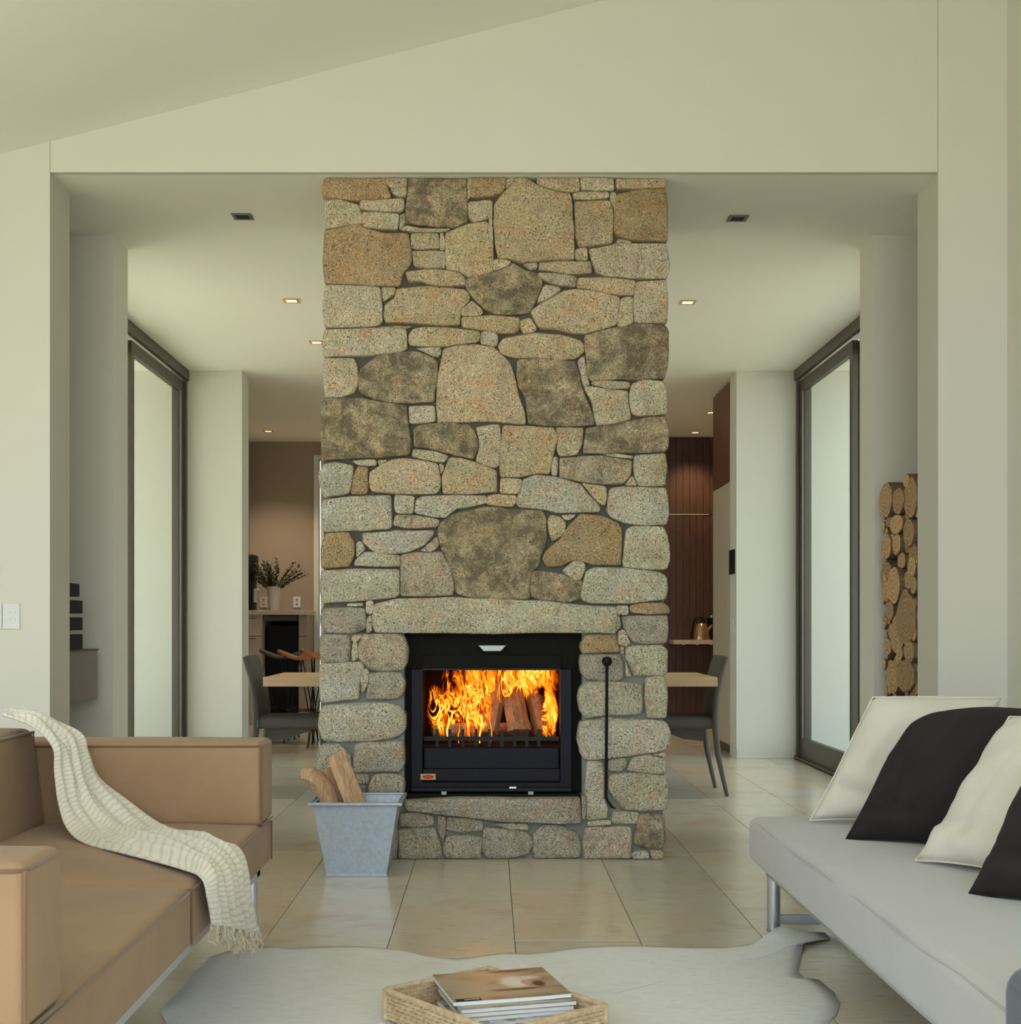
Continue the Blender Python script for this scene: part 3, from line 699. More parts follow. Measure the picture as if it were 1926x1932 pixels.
for line in STONES.split('\n'):
    f = line.split(); rx, ry, kk = REG[f[0]]
    if f[0] == 'H' and f[2] == '1250,-1': continue
    pp = [cw(rx + kk*float(a.split(',')[0]), ry + kk*float(a.split(',')[1])) for a in f[2:]]
    cls = f[1]; nm = 'stone'; proud = .012 + rs.random()*.016; back = .12
    if cls == 'L': nm = 'lintel_stone'; cls = 'c'; proud = .03; back = .18
    if cls == 'K': nm = 'hearth_stone'; cls = 'k'; proud = .045; back = .20
    if abs(signed_area(pp)) < .0012: proud *= .4
    pp = [(a, min(b, CEIL-.002)) for a, b in pp]; pp = [(a, max(b, .002)) for a, b in pp]
    V, Fs = make_stone(pp, YC, proud, back, rs)
    o = MB().add(V, Fs).build(nm, M['stone'], ch, smooth=60)
    c = PAL[cls]; j = 1 + (rs.random()-.5)*.16
    cz = sum(b for a, b in pp)/len(pp)
    o.color = (c[0]*j, c[1]*j, c[2]*j*(1+(rs.random()-.5)*.1), c[3])
    if nm == 'lintel_stone': o['label'] = 'long pale granite lintel over the fire opening'
    if nm == 'hearth_stone': o['label'] = 'long granite sill under the stove'
# rubble on the two flanks, coursed by chance
for sd_, fx in ((-1, CXL+.0), (1, CXR-.0)):
    z = .004; rr = random.Random(5+sd_)
    while z < CEIL - .03:
        h = min(.10 + rr.random()*.16, CEIL - .004 - z); y = ym + .09
        if CEIL - z - h < .06: h = CEIL - .004 - z
        while y < yb - .02:
            L = .16 + rr.random()*.26
            if yb - y - L < .1: L = yb - y
            p = [(y+.006, z+.006), (y+L-.006+rr.random()*.0, z+.006+rr.random()*.008), (y+L-.006, z+h-.006), (y+.006, z+h-.006-rr.random()*.008)]
            V, Fs = make_stone(p, fx, .008 + rr.random()*.01, .05, rr, 1, sd_)
            o = MB().add(V, Fs).build('stone', M['stone'], ch, smooth=60); c = PAL[rr.choice('tggmbcc')]; o.color = c
            y += L
        z += h
# slab the stove stands on, inside the opening
MB().rbox(OL+.01, OR_-.01, YC+.02, YC+.60, OB-.028, OB+.004, .006, 2).build('hearth_slab', M['soot'], ch)

# ------------------------------------------------------------ stove insert
YI = 6.30; SI = F/YI
def iw(px, py): return ((px-CX)/SI, EYE-(py-CY)/SI)
ins = empty('fireplace_insert', (iw(927, 1400)[0], YI, OB), 'black steel wood stove insert with an open fire, set in the stone chimney', 'fireplace')
x0, z0 = iw(776, 1490); x1, z1 = iw(1078, 1263)
fx0, _ = iw(797, 0); fx1, _ = iw(1057, 0); fz1 = iw(0, 1265)[1]; fz0 = iw(0, 1411)[1]
# surround panel (speckled dark granite) with the hole for the firebox
sur = MB().box(OL-.02, OR_+.02, YI+.05, YI+.07, z1-.002, OT+.01).box(OL-.02, x0+.004, YI+.05, YI+.07, OB, z1).box(x1-.004, OR_+.02, YI+.05, YI+.07, OB, z1).build('surround_panel', M['soot'], ins)
MB().box(iw(797,0)[0], iw(1060,0)[0], YI+.028, YI+.05, z1, iw(0,1236)[1]).build('top_plate', M['soot'], ins, bev=.003)
fr = MB().box(x0, fx0, YI, YI+.06, z0+.03, z1).box(fx1, x1, YI, YI+.06, z0+.03, z1).box(x0, x1, YI, YI+.06, z0+.012, z0+.035).build('frame', M['navyblack'], ins, bev=.002)
MB().box(fx0, fx1, YI+.004, YI+.012, z1-.004, z1+.004).build('top_bead', M['black'], fr)
MB().rbox(fx0+.004, fx1-.004, YI+.014, YI+.034, iw(0,1452)[1], fz0, .006, 2).build('ash_door', M['navyblack'], ins)
MB().rbox(fx0-.002, fx1+.002, YI+.002, YI+.030, iw(0,1476)[1], iw(0,1450)[1], .008, 3).build('lower_rail', M['navyblack'], ins)
MB().box(fx0, fx1, YI+.03, YI+.05, z0+.03, iw(0,1476)[1]).build('kick_plate', M['black'], ins)
MB().rbox(x0+.0, x1+.0, YI-.035, YI+.03, z0-.006, z0+.014, .004, 2).build('base_lip', M['black'], ins)
for px in (838, 1001): 
    a = iw(px, 1492); MB().box(a[0]-.012, a[0]+.012, YI-.036, YI-.01, OB-.0, z0-.004).build('foot', M['dullsteel'], ins)
a = iw(967, 1484); MB().box(a[0]-.016, a[0]+.016, YI-.038, YI-.034, a[1]-.004, a[1]+.003).build('latch_tab', M['chrome'], ins)
# badge, red oval on brass with two notches at each end
bx0, bz0 = iw(793, 1471); bx1, bz1 = iw(822, 1460); mz = (bz0+bz1)/2; n_ = .0035
bd = MB().prism([(bx0, bz0), (bx1, bz0), (bx1, mz-n_), (bx1-n_, mz), (bx1, mz+n_), (bx1, bz1), (bx0, bz1), (bx0, mz+n_), (bx0+n_, mz), (bx0, mz-n_)], YI-.0025, YI+.002).build('badge', M['badge'], ins)
cx_ = (bx0+bx1)/2
MB().prism([(cx_+.025*math.cos(a*math.pi/12), mz+.0085*math.sin(a*math.pi/12)) for a in range(24)], YI-.0045, YI-.002).build('badge_oval', M['badgered'], bd)
q = MB()
for k in range(6): q.box(cx_-.0145+k*.005, cx_-.0115+k*.005, YI-.0056, YI-.0044, mz-.0022, mz+.0022)
q.build('badge_lettering', M['badgecream'], bd)
# chrome damper handle
a = iw(901, 1217); b = iw(956, 1217); c = iw(945, 1229); d = iw(912, 1229)
MB().prism([a, b, c, d], YI-.01, YI+.03).build('damper_handle', M['dullsteel'], ins, bev=.003)
# firebox behind
yb_ = YI + .40; bz = iw(0, 1402)[1]
MB().box(fx0-.01, fx1+.01, yb_, yb_+.02, bz-.02, fz1+.06).box(fx0-.02, fx0-.001, YI+.06, yb_, bz-.02, fz1+.06).box(fx1+.001, fx1+.02, YI+.06, yb_, bz-.02, fz1+.06).box(fx0-.01, fx1+.01, YI+.06, yb_, fz1+.04, fz1+.06).box(fx0-.01, fx1+.01, YI+.035, yb_, bz-.03, bz-.01).build('firebox', M['firebrick'], ins)
# log fence: one rail, nine uprights
gr = MB().box(fx0+.005, fx1-.005, YI+.040, YI+.048, iw(0,1399)[1], iw(0,1391)[1]).build('log_guard_rail', M['black'], ins)
for k, px in enumerate((824, 848, 873, 898, 923, 947, 971, 994, 1017)):
    a = iw(px, 0)[0]; MB().box(a-.0075, a+.0075, YI+.033, YI+.041, fz0-.01, iw(0, 1377)[1]).build('guard_bar', M['black'], ins)
# burning logs
def split_log(name, a, b, wa, ha, m, label, cat, group=None, seed=0, n=7, parent=None, taper=.92):
    rr = random.Random(seed); a = Vector(a); b = Vector(b); t = (b-a).normalized(); u = t.orthogonal().normalized(); v = t.cross(u)
    prof = []
    for k in range(n):
        an = 2*math.pi*k/n + rr.uniform(-.25, .25); prof.append((math.cos(an)*wa*rr.uniform(.75, 1.1), math.sin(an)*ha*rr.uniform(.75, 1.1)))
    m_ = MB(); N = 9; base = 0
    for i in range(N):
        s = i/(N-1); c = a.lerp(b, s); sc_ = 1 - (1-taper)*s
        for k, (p, q_) in enumerate(prof):
            j = 1 + .07*noise.noise(Vector((s*5, k*3.1, seed))); m_.v.append(tuple(c + u*p*sc_*j + v*q_*sc_*j + t*(rr.uniform(-.004, .006) if i in (0, N-1) else 0)))
    for i in range(N-1):
        for k in range(n): k2 = (k+1)%n; m_.f.append((i*n+k, i*n+k2, (i+1)*n+k2, (i+1)*n+k))
    m_.f.append(tuple(reversed(range(n)))); m_.f.append(tuple((N-1)*n+k for k in range(n)))
    o = m_.build(name, m, parent, smooth=30)
    return tag(o, label, cat, group) if parent is None else o
M['burning'] = m_wood('burning_log', (.20, .065, .03), (.46, .22, .11), (30, 30, 3), .8, 2.2, (.06, .02, .01))
fb = bz + .002
split_log('burning_log', (-.01, YI+.13, fb+.03), (.055, YI+.26, fb+.32), .045, .055, M['burning'], 'upright burning log in the middle of the stove fire', 'firewood', None, 3, taper=.8)
split_log('burning_log', (.14, YI+.13, fb+.035), (.10, YI+.27, fb+.27), .06, .06, M['burning'], 'burning log leaning at the right of the stove fire', 'firewood', None, 5)
split_log('burning_log', (.26, YI+.17, fb+.03), (.22, YI+.28, fb+.20), .045, .05, M['burning'], 'burning log at the far right corner of the stove fire', 'firewood', None, 8)
split_log('burning_log', (-.28, YI+.14, fb+.045), (-.06, YI+.20, fb+.05), .04, .04, M['burning'], 'burning log lying along the left of the stove fire', 'firewood', None, 6)
split_log('burning_log', (-.27, YI+.27, fb+.04), (.27, YI+.30, fb+.045), .04, .04, M['burning'], 'burning log lying across the back of the stove fire', 'firewood', None, 9)
# flames
def m_flame(name, sc, lo, hi, seed, strength):
    t = NT(name); nt = t.t
    mp = t.n('ShaderNodeMapping'); mp.inputs['Scale'].default_value = (1, 1, .34); mp.inputs['Location'].default_value = (seed, seed*.7, 0); t.l(t.co.outputs['Object'], mp.inputs['Vector'])
    f = t.noise(mp.outputs[0], sc, 4, .55, 1.6)
    sb = t.n('ShaderNodeMath', operation='SUBTRACT', i_1=.5); t.l(f, sb.inputs[0]); ab = t.n('ShaderNodeMath', operation='ABSOLUTE'); t.l(sb.outputs[0], ab.inputs[0])
    body = t.noise(mp.outputs[0], sc*.5, 3, .5, .8)
    spx = t.n('ShaderNodeSeparateXYZ'); t.l(t.co.outputs['UV'], spx.inputs[0])
    at_ = t.n('ShaderNodeMath', operation='MULTIPLY'); t.l(t.ramp(spx.outputs[0], [(0., 0.), (.12, 1.), (.88, 1.), (1., 0.)]), at_.inputs[0]); t.l(t.ramp(spx.outputs[1], [(0., 0.), (.22, 1.), (.7, 1.), (1., .25)]), at_.inputs[1])
    # filament = thin bright ridge; body = broad glow
    fil = t.ramp(ab.outputs[0], [(.0, 1.), (.045, .35), (.12, 0.)]); bod = t.ramp(body, [(lo, 0.), (hi, 1.)])
    s1 = t.n('ShaderNodeMath', operation='MAXIMUM'); m1 = t.n('ShaderNodeMath', operation='MULTIPLY', i_1=.62); t.l(bod, m1.inputs[0]); t.l(fil, s1.inputs[0]); t.l(m1.outputs[0], s1.inputs[1])
    al = t.n('ShaderNodeMath', operation='MULTIPLY', use_clamp=True); t.l(s1.outputs[0], al.inputs[0]); t.l(at_.outputs[0], al.inputs[1])
    c = t.ramp(al.outputs[0], [(.0, (.22, .012, .0)), (.25, (.62, .075, .002)), (.5, (.95, .24, .006)), (.75, (1., .44, .02)), (1., (1., .70, .16))])
    em = t.n('ShaderNodeEmission', i_Strength=strength); t.l(c, em.inputs[0]); tr = t.n('ShaderNodeBsdfTransparent')
    mx = t.n('ShaderNodeMixShader'); a2 = t.ramp(al.outputs[0], [(.10, 0.), (.40, .75), (.7, 1.)]); t.l(a2, mx.inputs[0]); t.l(tr.outputs[0], mx.inputs[1]); t.l(em.outputs[0], mx.inputs[2]); t.l(mx.outputs[0], nt.nodes['Material Output'].inputs[0])
    return t.m
fire = empty('fire', (0, YI+.2, fb), 'orange log fire burning in the stove insert', 'fire')
def flame_sheet(Y0, profile, seed, m, zb0):
    """a curling curtain of flame: profile = [(x, zbottom, ztop)]; the surface weaves in depth"""
    q = MB(); NU, NV = 60, 40
    xs = [p[0] for p in profile]
    def ev(x):
        for i in range(len(profile)-1):
            if x <= profile[i+1][0]:
                t = (x-profile[i][0])/(profile[i+1][0]-profile[i][0]); t = t*t*(3-2*t)
                return [profile[i][k]*(1-t)+profile[i+1][k]*t for k in (1, 2)]
        return profile[-1][1:]
    for i in range(NU+1):
        x = xs[0] + (xs[-1]-xs[0])*i/NU; b, tp = ev(x)
        for j in range(NV+1):
            v = j/NV; z = b + (tp-b)*v
            dx = .018*noise.noise(Vector((x*8, z*6, seed))); dy = .05*noise.noise(Vector((x*9, z*4, seed+7))) + .03*math.sin(x*21+seed+z*6)
            q.v.append((x+dx, Y0+dy, z))
    for i in range(NU):
        for j in range(NV): a = i*(NV+1)+j; q.f.append((a, a+1, a+NV+2, a+NV+1))
    o = q.build('flame', m, fire, smooth=True)
    uvl = o.data.uv_layers.new(name='UVMap')
    for lp in o.data.loops: k = lp.vertex_index; uvl.data[lp.index].uv = ((k//(NV+1))/NU, (k%(NV+1))/NV)
def pz(py): return EYE-(py-CY)*(YI+.2)/F
def pxx(px): return (px-CX)*(YI+.2)/F
fm1 = m_flame('flame_front', 15, .50, .66, 1, 1.25); fm2 = m_flame('flame_mid', 12, .46, .64, 4, 1.15); fm3 = m_flame('flame_back', 9, .44, .66, 9, .8)
top = 1240
flame_sheet(YI+.31, [(pxx(850), pz(1340), pz(1262)), (pxx(880), pz(1370), pz(top)), (pxx(960), pz(1330), pz(top)), (pxx(1040), pz(1330), pz(top)), (pxx(1054), pz(1310), pz(1275))], 2.2, fm3, 0)
flame_sheet(YI+.22, [(pxx(828), pz(1310), pz(1258)), (pxx(862), pz(1350), pz(top)), (pxx(900), pz(1385), pz(top)), (pxx(925), pz(1385), pz(top)), (pxx(945), pz(1330), pz(top)), (pxx(975), pz(1322), pz(top)), (pxx(1005), pz(1322), pz(top)), (pxx(1045), pz(1325), pz(top)), (pxx(1056), pz(1300), pz(1265))], 5.1, fm2, 0)
flame_sheet(YI+.12, [(pxx(806), pz(1352), pz(1335)), (pxx(818), pz(1375), pz(1290)), (pxx(840), pz(1392), pz(1300)), (pxx(870), pz(1398), pz(1285)), (pxx(905), pz(1392), pz(1262)), (pxx(925), pz(1392), pz(top)), (pxx(932), pz(1380), pz(1270))], 7.7, fm1, 0)
flame_sheet(YI+.10, [(pxx(1018), pz(1388), pz(1330)), (pxx(1030), pz(1396), pz(1270)), (pxx(1044), pz(1390), pz(1300)), (pxx(1054), pz(1350), pz(1325))], 9.3, fm1, 0)
flame_sheet(YI+.16, [(pxx(930), pz(1330), pz(1262)), (pxx(945), pz(1330), pz(top)), (pxx(965), pz(1325), pz(top)), (pxx(985), pz(1310), pz(top)), (pxx(1020), pz(1300), pz(top)), (pxx(1050), pz(1316), pz(1262))], 3.4, fm1, 0)
# single licking tongues
def tongue(x, z0_, z1_, y, wd, seed, m):
    q = MB(); N = 16; rr = random.Random(seed); ph = rr.random()*6; am = rr.uniform(.004, .008); pts = []; rd = []
    for i in range(N):
        t = i/(N-1); pts.append((x + am*math.sin(ph + t*6.5)*(.3+t) , y + .6*am*math.cos(ph*1.7 + t*5), z0_ + (z1_-z0_)*t)); rd.append(max(.0012, wd*(math.sin(math.pi*min(1, (t*.85+.12)))**1.1)*(1-t*.55)))
    q.tube(pts, rd, 8, True, .5); o = q.build('flame', m, fire, smooth=True)
M['tongue1'] = emis('flame_tongue_yellow', (1, .50, .05), 1.2); M['tongue2'] = emis('flame_tongue_orange', (1, .28, .01), 1.0)
for m_ in (M['tongue1'], M['tongue2']): m_.node_tree.nodes['Principled BSDF'].inputs['Base Color'].default_value = (0, 0, 0, 1)
rt = random.Random(21)
for (px, ya, yb2, w_) in ((830,1372,1325,.013),(846,1390,1340,.011),(886,1396,1350,.008),(906,1402,1345,.009),(926,1396,1335,.006),(1030,1392,1352,.008),(1036,1372,1330,.009),(866,1400,1365,.007)):
    tongue(pxx(px), pz(ya), pz(yb2), YI+.09+rt.random()*.05, w_*.8, rt.randint(0, 999), M['tongue1'] if rt.random() < .6 else M['tongue2'])
fl_ = bpy.data.lights.new('fire_glow', 'POINT'); fl_.energy = 3.0; fl_.color = (1, .42, .12); fl_.shadow_soft_size = .08
fo = bpy.data.objects.new('fire_glow', fl_); link(fo, fire); fo.location = (0, -.02, .15)

# poker leaning on the stones
t = empty('fire_poker', at(1145, 1510, YC-.05), 'thin black fire poker with a round knob, upright on the stones right of the stove', 'poker')
pa = at(1145, 1248, YC-.055); pb = at(1143, 1505, YC-.055)
MB().tube([pa, pb], .0072, 8).build('rod', M['black'], t, smooth=True)
q = MB(); bm_ = []
q.lathe([(.0005, -.024), (.014, -.020), (.0235, -.008), (.0245, .004), (.018, .018), (.0005, .024)], pa, 16); q.build('knob', M['black'], t, smooth=True)
hk = [pb + Vector((0, 0, .02)), pb, pb + Vector((.01, 0, -.02)), pb + Vector((.03, 0, -.045)), pb + Vector((.045, 0, -.05))]
MB().tube(hk, [.0072, .0072, .007, .006, .003], 8).build('hook', M['black'], t, smooth=True)
# ------------------------------------------------------------ log bucket
bk = empty('log_bucket', (-.585, 5.93, 0), 'galvanised steel square bucket holding split logs, left of the stove', 'bucket')
def frustum(mb, b, t, z0, z1, cap=False):
    (bx0_, bx1_, by0, by1), (tx0, tx1, ty0, ty1) = b, t
    v = [(bx0_,by0,z0),(bx1_,by0,z0),(bx1_,by1,z0),(bx0_,by1,z0),(tx0,ty0,z1),(tx1,ty0,z1),(tx1,ty1,z1),(tx0,ty1,z1)]
    f = [(0,1,5,4),(1,2,6,5),(2,3,7,6),(3,0,4,7)]
    if cap: f.append((3,2,1,0))
    return mb.add(v, f)
B0, B1 = (-.715, -.452, 5.80, 6.05), (-.772, -.402, 5.775, 6.10)
frustum(MB(), B0, B1, .012, .318, True).build('body', M['galv'], bk, solid=.004)
e = .013; a0, a1, c0, c1 = B1[0]-e, B1[1]+e, B1[2]-e, B1[3]+e; zt = .322
for (p, q_) in (((a0,c0),(a1,c0)), ((a1,c0),(a1,c1)), ((a1,c1),(a0,c1)), ((a0,c1),(a0,c0))):
    MB().tube([(p[0],p[1],zt), (q_[0],q_[1],zt)], .0085, 8).build('rim', M['galv'], bk, smooth=True)
MB().box(B0[0]-.004, B0[1]+.004, B0[2]-.004, B0[3]+.004, .0, .014).build('base_band', M['galv'], bk, bev=.002)
MB().box(B0[0]-.02, B0[0]-.006, 5.87, 5.99, .085, .10).build('seam_clip', M['galv'], bk, bev=.003)
split_log('split_log', (-.50, 5.90, .06), at(634, 1424, 5.93), .060, .046, M['split'], 'tall straight split log sticking up in the bucket', 'firewood', 'split logs in the galvanised bucket', 12, 6, taper=.95)
split_log('split_log', (-.55, 5.97, .06), at(617, 1450, 6.0), .035, .035, M['split'], 'split log half hidden between the other logs in the bucket', 'firewood', 'split logs in the galvanised bucket', 4, 6)
# the curved, rotten-ended log at the left
q = MB(); rr = random.Random(9); path = [(-.60,5.90,.05), at(634,1560,5.92), at(622,1515,5.92), at(612,1490,5.92), at(600,1470,5.91), at(584,1462,5.90), at(570,1462,5.90)]
q.tube(path, [.042,.045,.046,.046,.046,.042,.030], 10, True, .7)
for i, v in enumerate(q.v):
    v = Vector(v); n_ = noise.noise_vector(v*30); e2 = max(0, (v.z-.33)/.1); q.v[i] = tuple(v + n_*(.008 + .012*min(1, e2)))
o = q.build('split_log', M['split'], None, smooth=30); tag(o, 'short crooked log with a ragged rotten end leaning left out of the bucket', 'firewood', 'split logs in the galvanised bucket')

# ------------------------------------------------------------ firewood stack right
LOGS = [(270,320,42,120),(350,330,40,92),(455,300,46,145),(405,180,22,45),(335,500,44,72),(405,540,24,42),(465,555,36,100),(268,480,22,42),(385,450,15,40),(275,660,31,92),(338,645,27,72),(345,765,26,60),(268,835,25,58),(235,775,15,35),(445,765,29,112),(495,690,16,50),(495,805,28,80),(390,655,18,52),(328,945,42,130),(265,985,30,78),(395,908,30,65),(490,942,21,65),(418,1180,66,190),(275,1130,27,75),(502,1078,14,42),(505,1165,13,42),(330,1300,48,130),(497,1290,20,60),(258,1395,24,58),(408,1425,30,60),(478,1430,36,80),(330,1510,28,55),(298,1612,46,112),(418,1605,60,112),(478,1560,25,40),(500,1660,15,60),(355,1440,22,50),(240,890,14,40),(500,380,16,60),(400,1010,16,36),(460,1700,18,50),(390,560,14,30),(300,600,14,30)]
XS = 2.068; li = 0; lab = ['round', 'oval', 'split']
def cut_log(Y, z, ry, rz, dx, seed, lb, grp):
    rr = random.Random(seed); n = 14; L = .42; q = MB(); x0_ = XS + dx
    prof = [(1 + rr.uniform(-.09, .05), 2*math.pi*k/n) for k in range(n)]
    t = empty('firewood_log', (x0_, Y, z), lb, 'firewood', grp)
    for s in (0.002, .2, L):
        for (r, a) in prof: q.v.append((x0_+s, Y+ry*r*math.cos(a), z+rz*r*math.sin(a)))
    for i in range(2):
        for k in range(n): k2 = (k+1)%n; q.f.append((i*n+k, i*n+k2, (i+1)*n+k2, (i+1)*n+k))
    q.f.append(tuple(2*n+k for k in range(n))); q.build('bark', M['logbark'], t, smooth=True)
    q = MB(); q.v = [(x0_, Y+ry*r*.96*math.cos(a), z+rz*r*.96*math.sin(a)) for r, a in prof] + [(x0_+.004, Y+ry*r*math.cos(a), z+rz*r*math.sin(a)) for r, a in prof] + [(x0_-.002, Y, z)]
    for k in range(n): k2 = (k+1)%n; q.f += [(k, k2, n+k2, n+k), (k2, k, 2*n)]
    q.build('cut_end', M['logend'], t)
SEEN = []; PLACE = []
hs = ['topmost', 'near the top', 'in the upper part', 'in the middle', 'in the lower part', 'just above the cushions']
for i, (cx_, cy_, rx_, ry_) in enumerate(LOGS):
    px = 1600 + cx_/3.867; py = 860 + cy_/3.867
    Y = F*XS/(px-CX); s = F/Y; z = EYE-(py-CY)/s; rz = 1.08*ry_/3.867/s; ryy = 1.08*rx_/3.867*Y*Y/(F*XS)
    Y = max(6.47+ryy, min(Y, 7.14-ryy))
    SEEN.append((Y, z, ryy, rz)); PLACE.append((Y, z, ryy, rz, (.0 if rz > .05 else .012) + (i % 3)*.008, i))
rr = random.Random(31)
for k in range(4000):
    y_, z_ = rr.uniform(6.5, 7.11), rr.uniform(.74, 1.80); r_ = rr.choice((.045, .034, .026, .020))
    if y_-r_ < 6.465 or y_+r_ > 7.14: continue
    if all(((y_-a)/(c+r_*.9))**2 + ((z_-b)/(d+r_*.9))**2 > 1 for a, b, c, d in SEEN):
        SEEN.append((y_, z_, r_, r_)); PLACE.append((y_, z_, r_, r_*1.1, .03 + .03*rr.random(), 900+k))
PLACE.sort(key=lambda a: -a[1])
ONES = ['', 'first', 'second', 'third', 'fourth', 'fifth', 'sixth', 'seventh', 'eighth', 'ninth', 'tenth', 'eleventh', 'twelfth', 'thirteenth', 'fourteenth', 'fifteenth', 'sixteenth', 'seventeenth', 'eighteenth', 'nineteenth']
def ordinal(n):
    if n < 20: return ONES[n]
    t_ = ['', '', 'twenty', 'thirty', 'forty', 'fifty', 'sixty', 'seventy', 'eighty', 'ninety', 'hundred'][n//10]
    return (t_[:-1]+'ieth' if t_.endswith('y') else t_+'th') if n % 10 == 0 else t_ + '-' + ONES[n % 10]
for n_i, (Y, z, ryy, rz, dx, sd2) in enumerate(PLACE):
    size_ = 'large' if rz > .075 else 'medium' if rz > .045 else 'small' if rz > .03 else 'thin'
    px = CX + F*XS/Y; side = 'left edge' if px < 1678 else 'right edge' if px > 1712 else 'middle'
    cut_log(Y, z, ryy, rz, dx, sd2, f"{size_} cut log, {ordinal(n_i+1)} highest in the firewood stack, at its {side}" if n_i else f"{size_} cut log, the very highest in the firewood stack", 'logs in the firewood stack')
rr = random.Random(77)
zz = .07
while zz < .62:
    for k in range(5):
        cut_log(6.55 + k*.128, zz, .06, .068, .01*rr.random(), 500+int(zz*100)*10+k, 'cut log at the foot of the firewood stack hidden behind the cushions', 'logs hidden behind the cushions')
    zz += .137

# ------------------------------------------------------------ left niche: ledge and stacked boxes
t = empty('wall_ledge', (-2.4, 6.8, .71), 'grey floating ledge box in the niche left of the sofa', 'ledge')
MB().box(-2.71, -2.07, 6.455, 7.0, .712, .972).build('body', M['darkgrey'], t, bev=.004)
MB().box(-2.715, -2.066, 6.453, 7.004, .972, .978).build('top_slab', M['bronze'], t)
t = empty('stacked_box_unit', (-2.25, 6.6, .98), 'tower of four dark stacked boxes with pale slots on the grey ledge', 'storage unit')
z = .979
for k in range(4):
    MB().box(-2.42, -2.075 - .01*(k == 3), 6.47, 6.735 + .02*(k < 3), z + .012*(k>0), z+.077).build('dark_box', M['blackmatte'], t, bev=.002)
    MB().box(-2.40, -2.085, 6.48, 6.75, z+.077, z+.089).build('pale_slot', M['slot'], t) if k < 3 else None
    z += .085

# ------------------------------------------------------------ left sofa, tan suede
sf = empty('sofa', (-1.3, 3.4, 0), 'tan suede sofa with box arms and steel frame, at the left', 'sofa')
def piping(loop, parent, m, r=.0045, closed=True, name='piping'):
    p = [Vector(v) for v in loop]
    if closed: p.append(p[0]); 
    return MB().tube(p, r, 6).build(name, m, parent, smooth=True)
def rrect(x0_, x1_, y0_, y1_, z, r=.02):
    out = []
    for (cx_, cy_, a0_) in ((x1_-r, y1_-r, 0), (x0_+r, y1_-r, 90), (x0_+r, y0_+r, 180), (x1_-r, y0_+r, 270)):
        for k in range(4): a = R(a0_+k*30); out.append((cx_+r*math.cos(a), cy_+r*math.sin(a), z))
    return out
SX = -.757
for (ya, yb3) in ((2.152, 3.368), (3.372, 4.598)):
    o = MB().rbox(-1.95, SX, ya, yb3, .282, .436, .022, 4, .016, 5).build('seat_cushion', M['tan'], sf, smooth=True)
    piping(rrect(-1.93, SX-.002, ya+.003, yb3-.003, .424, .022), o, M['tanpipe'])
    piping([(SX+.0005, yb3-.004, .29), (SX+.0005, yb3-.004, .424)], o, M['tanpipe'], .0035, False)
for (ya, yb3, nm) in ((4.372, 4.60, 'far'), (2.15, 2.345, 'near')):
    o = MB().rbox(-1.95, SX+.004, ya, yb3, .436, .712, .022, 4, .006, 4).build('arm', M['tan'], sf, smooth=True)
    piping(rrect(-1.93, SX+.0, ya+.002, yb3-.002, .700, .022), o, M['tanpipe'])
    piping([(SX+.002, ya+.004, .444), (SX+.002, ya+.004, .700)], o, M['tanpipe'], .004, False)
    piping([(SX+.002, ya+.02, .437), (SX+.004, yb3-.01, .437)], o, M['tanpipe'], .004, False)
q = MB(); q.rbox(-1.95, -1.46, 2.35, 4.366, .43, .762, .03, 4, .012, 6)
for i, v in enumerate(q.v):
    x, y, z = v
    if x > -1.7: q.v[i] = (x - (z-.43)*.12, y, z)
bkr = q.build('backrest', M['tan'], sf, smooth=True)
piping([(-1.497-.0, 2.37, .750), (-1.497, 4.35, .750)], bkr, M['tanpipe'], .0045, False)
piping([(-1.494, 4.362, .45), (-1.502, 4.362, .745), (-1.93, 4.362, .752)], bkr, M['tanpipe'], .004, False)
fr_ = MB().box(-.845, -.79, 2.25, 4.56, .238, .280).box(-1.90, -1.845, 2.25, 4.56, .238, .28).box(-1.9, -.79, 2.25, 2.31, .24, .278).box(-1.9, -.79, 4.50, 4.56, .24, .278).build('steel_frame', M['chrome'], sf, bev=.003)
for (lx, ly) in ((-.815, 4.56), (-.815, 2.3), (-1.87, 4.56), (-1.87, 2.3)):
    MB().tube([(lx, ly, .0), (lx, ly, .27)], .0155, 16).build('leg', M['chrome'], sf, smooth=True)

# throw blanket
def on(px, py, Y=None, z=None, X=None):
    if z is not None: Y = (EYE-z)*F/(py-CY)
    if X is not None: Y = F*X/(px-CX)
    return at(px, py, Y)
Lp = [on(2,1351,4.15), on(62,1374,4.13), on(97,1412,4.12), on(100,1455,4.10), on(106,1505,4.06), on(122,1560,4.02), on(155,1592,z=.452), on(230,1613,z=.452), on(340,1641,z=.452), on(378,1659,X=-.742), on(388,1695,X=-.728), on(396,1745,X=-.728)]
Rp = [on(22,1345,4.31), on(90,1357,4.31), on(150,1388,4.31), on(165,1420,4.31), on(185,1468,4.31), on(240,1512,4.29), on(300,1555,4.31), on(350,1573,z=.452), on(415,1592,z=.452), on(452,1622,X=-.742), on(462,1685,X=-.724), on(478,1762,X=-.722)]
def cr(P, t):
    n = len(P)-1; x = t*n; i = min(int(x), n-1); u = x-i; p = [P[max(0,i-1)], P[i], P[i+1], P[min(n,i+2)]]
    return .5*((2*p[1]) + (p[2]-p[0])*u + (2*p[0]-5*p[1]+4*p[2]-p[3])*u*u + (3*p[1]-p[0]-3*p[2]+p[3])*u**3)
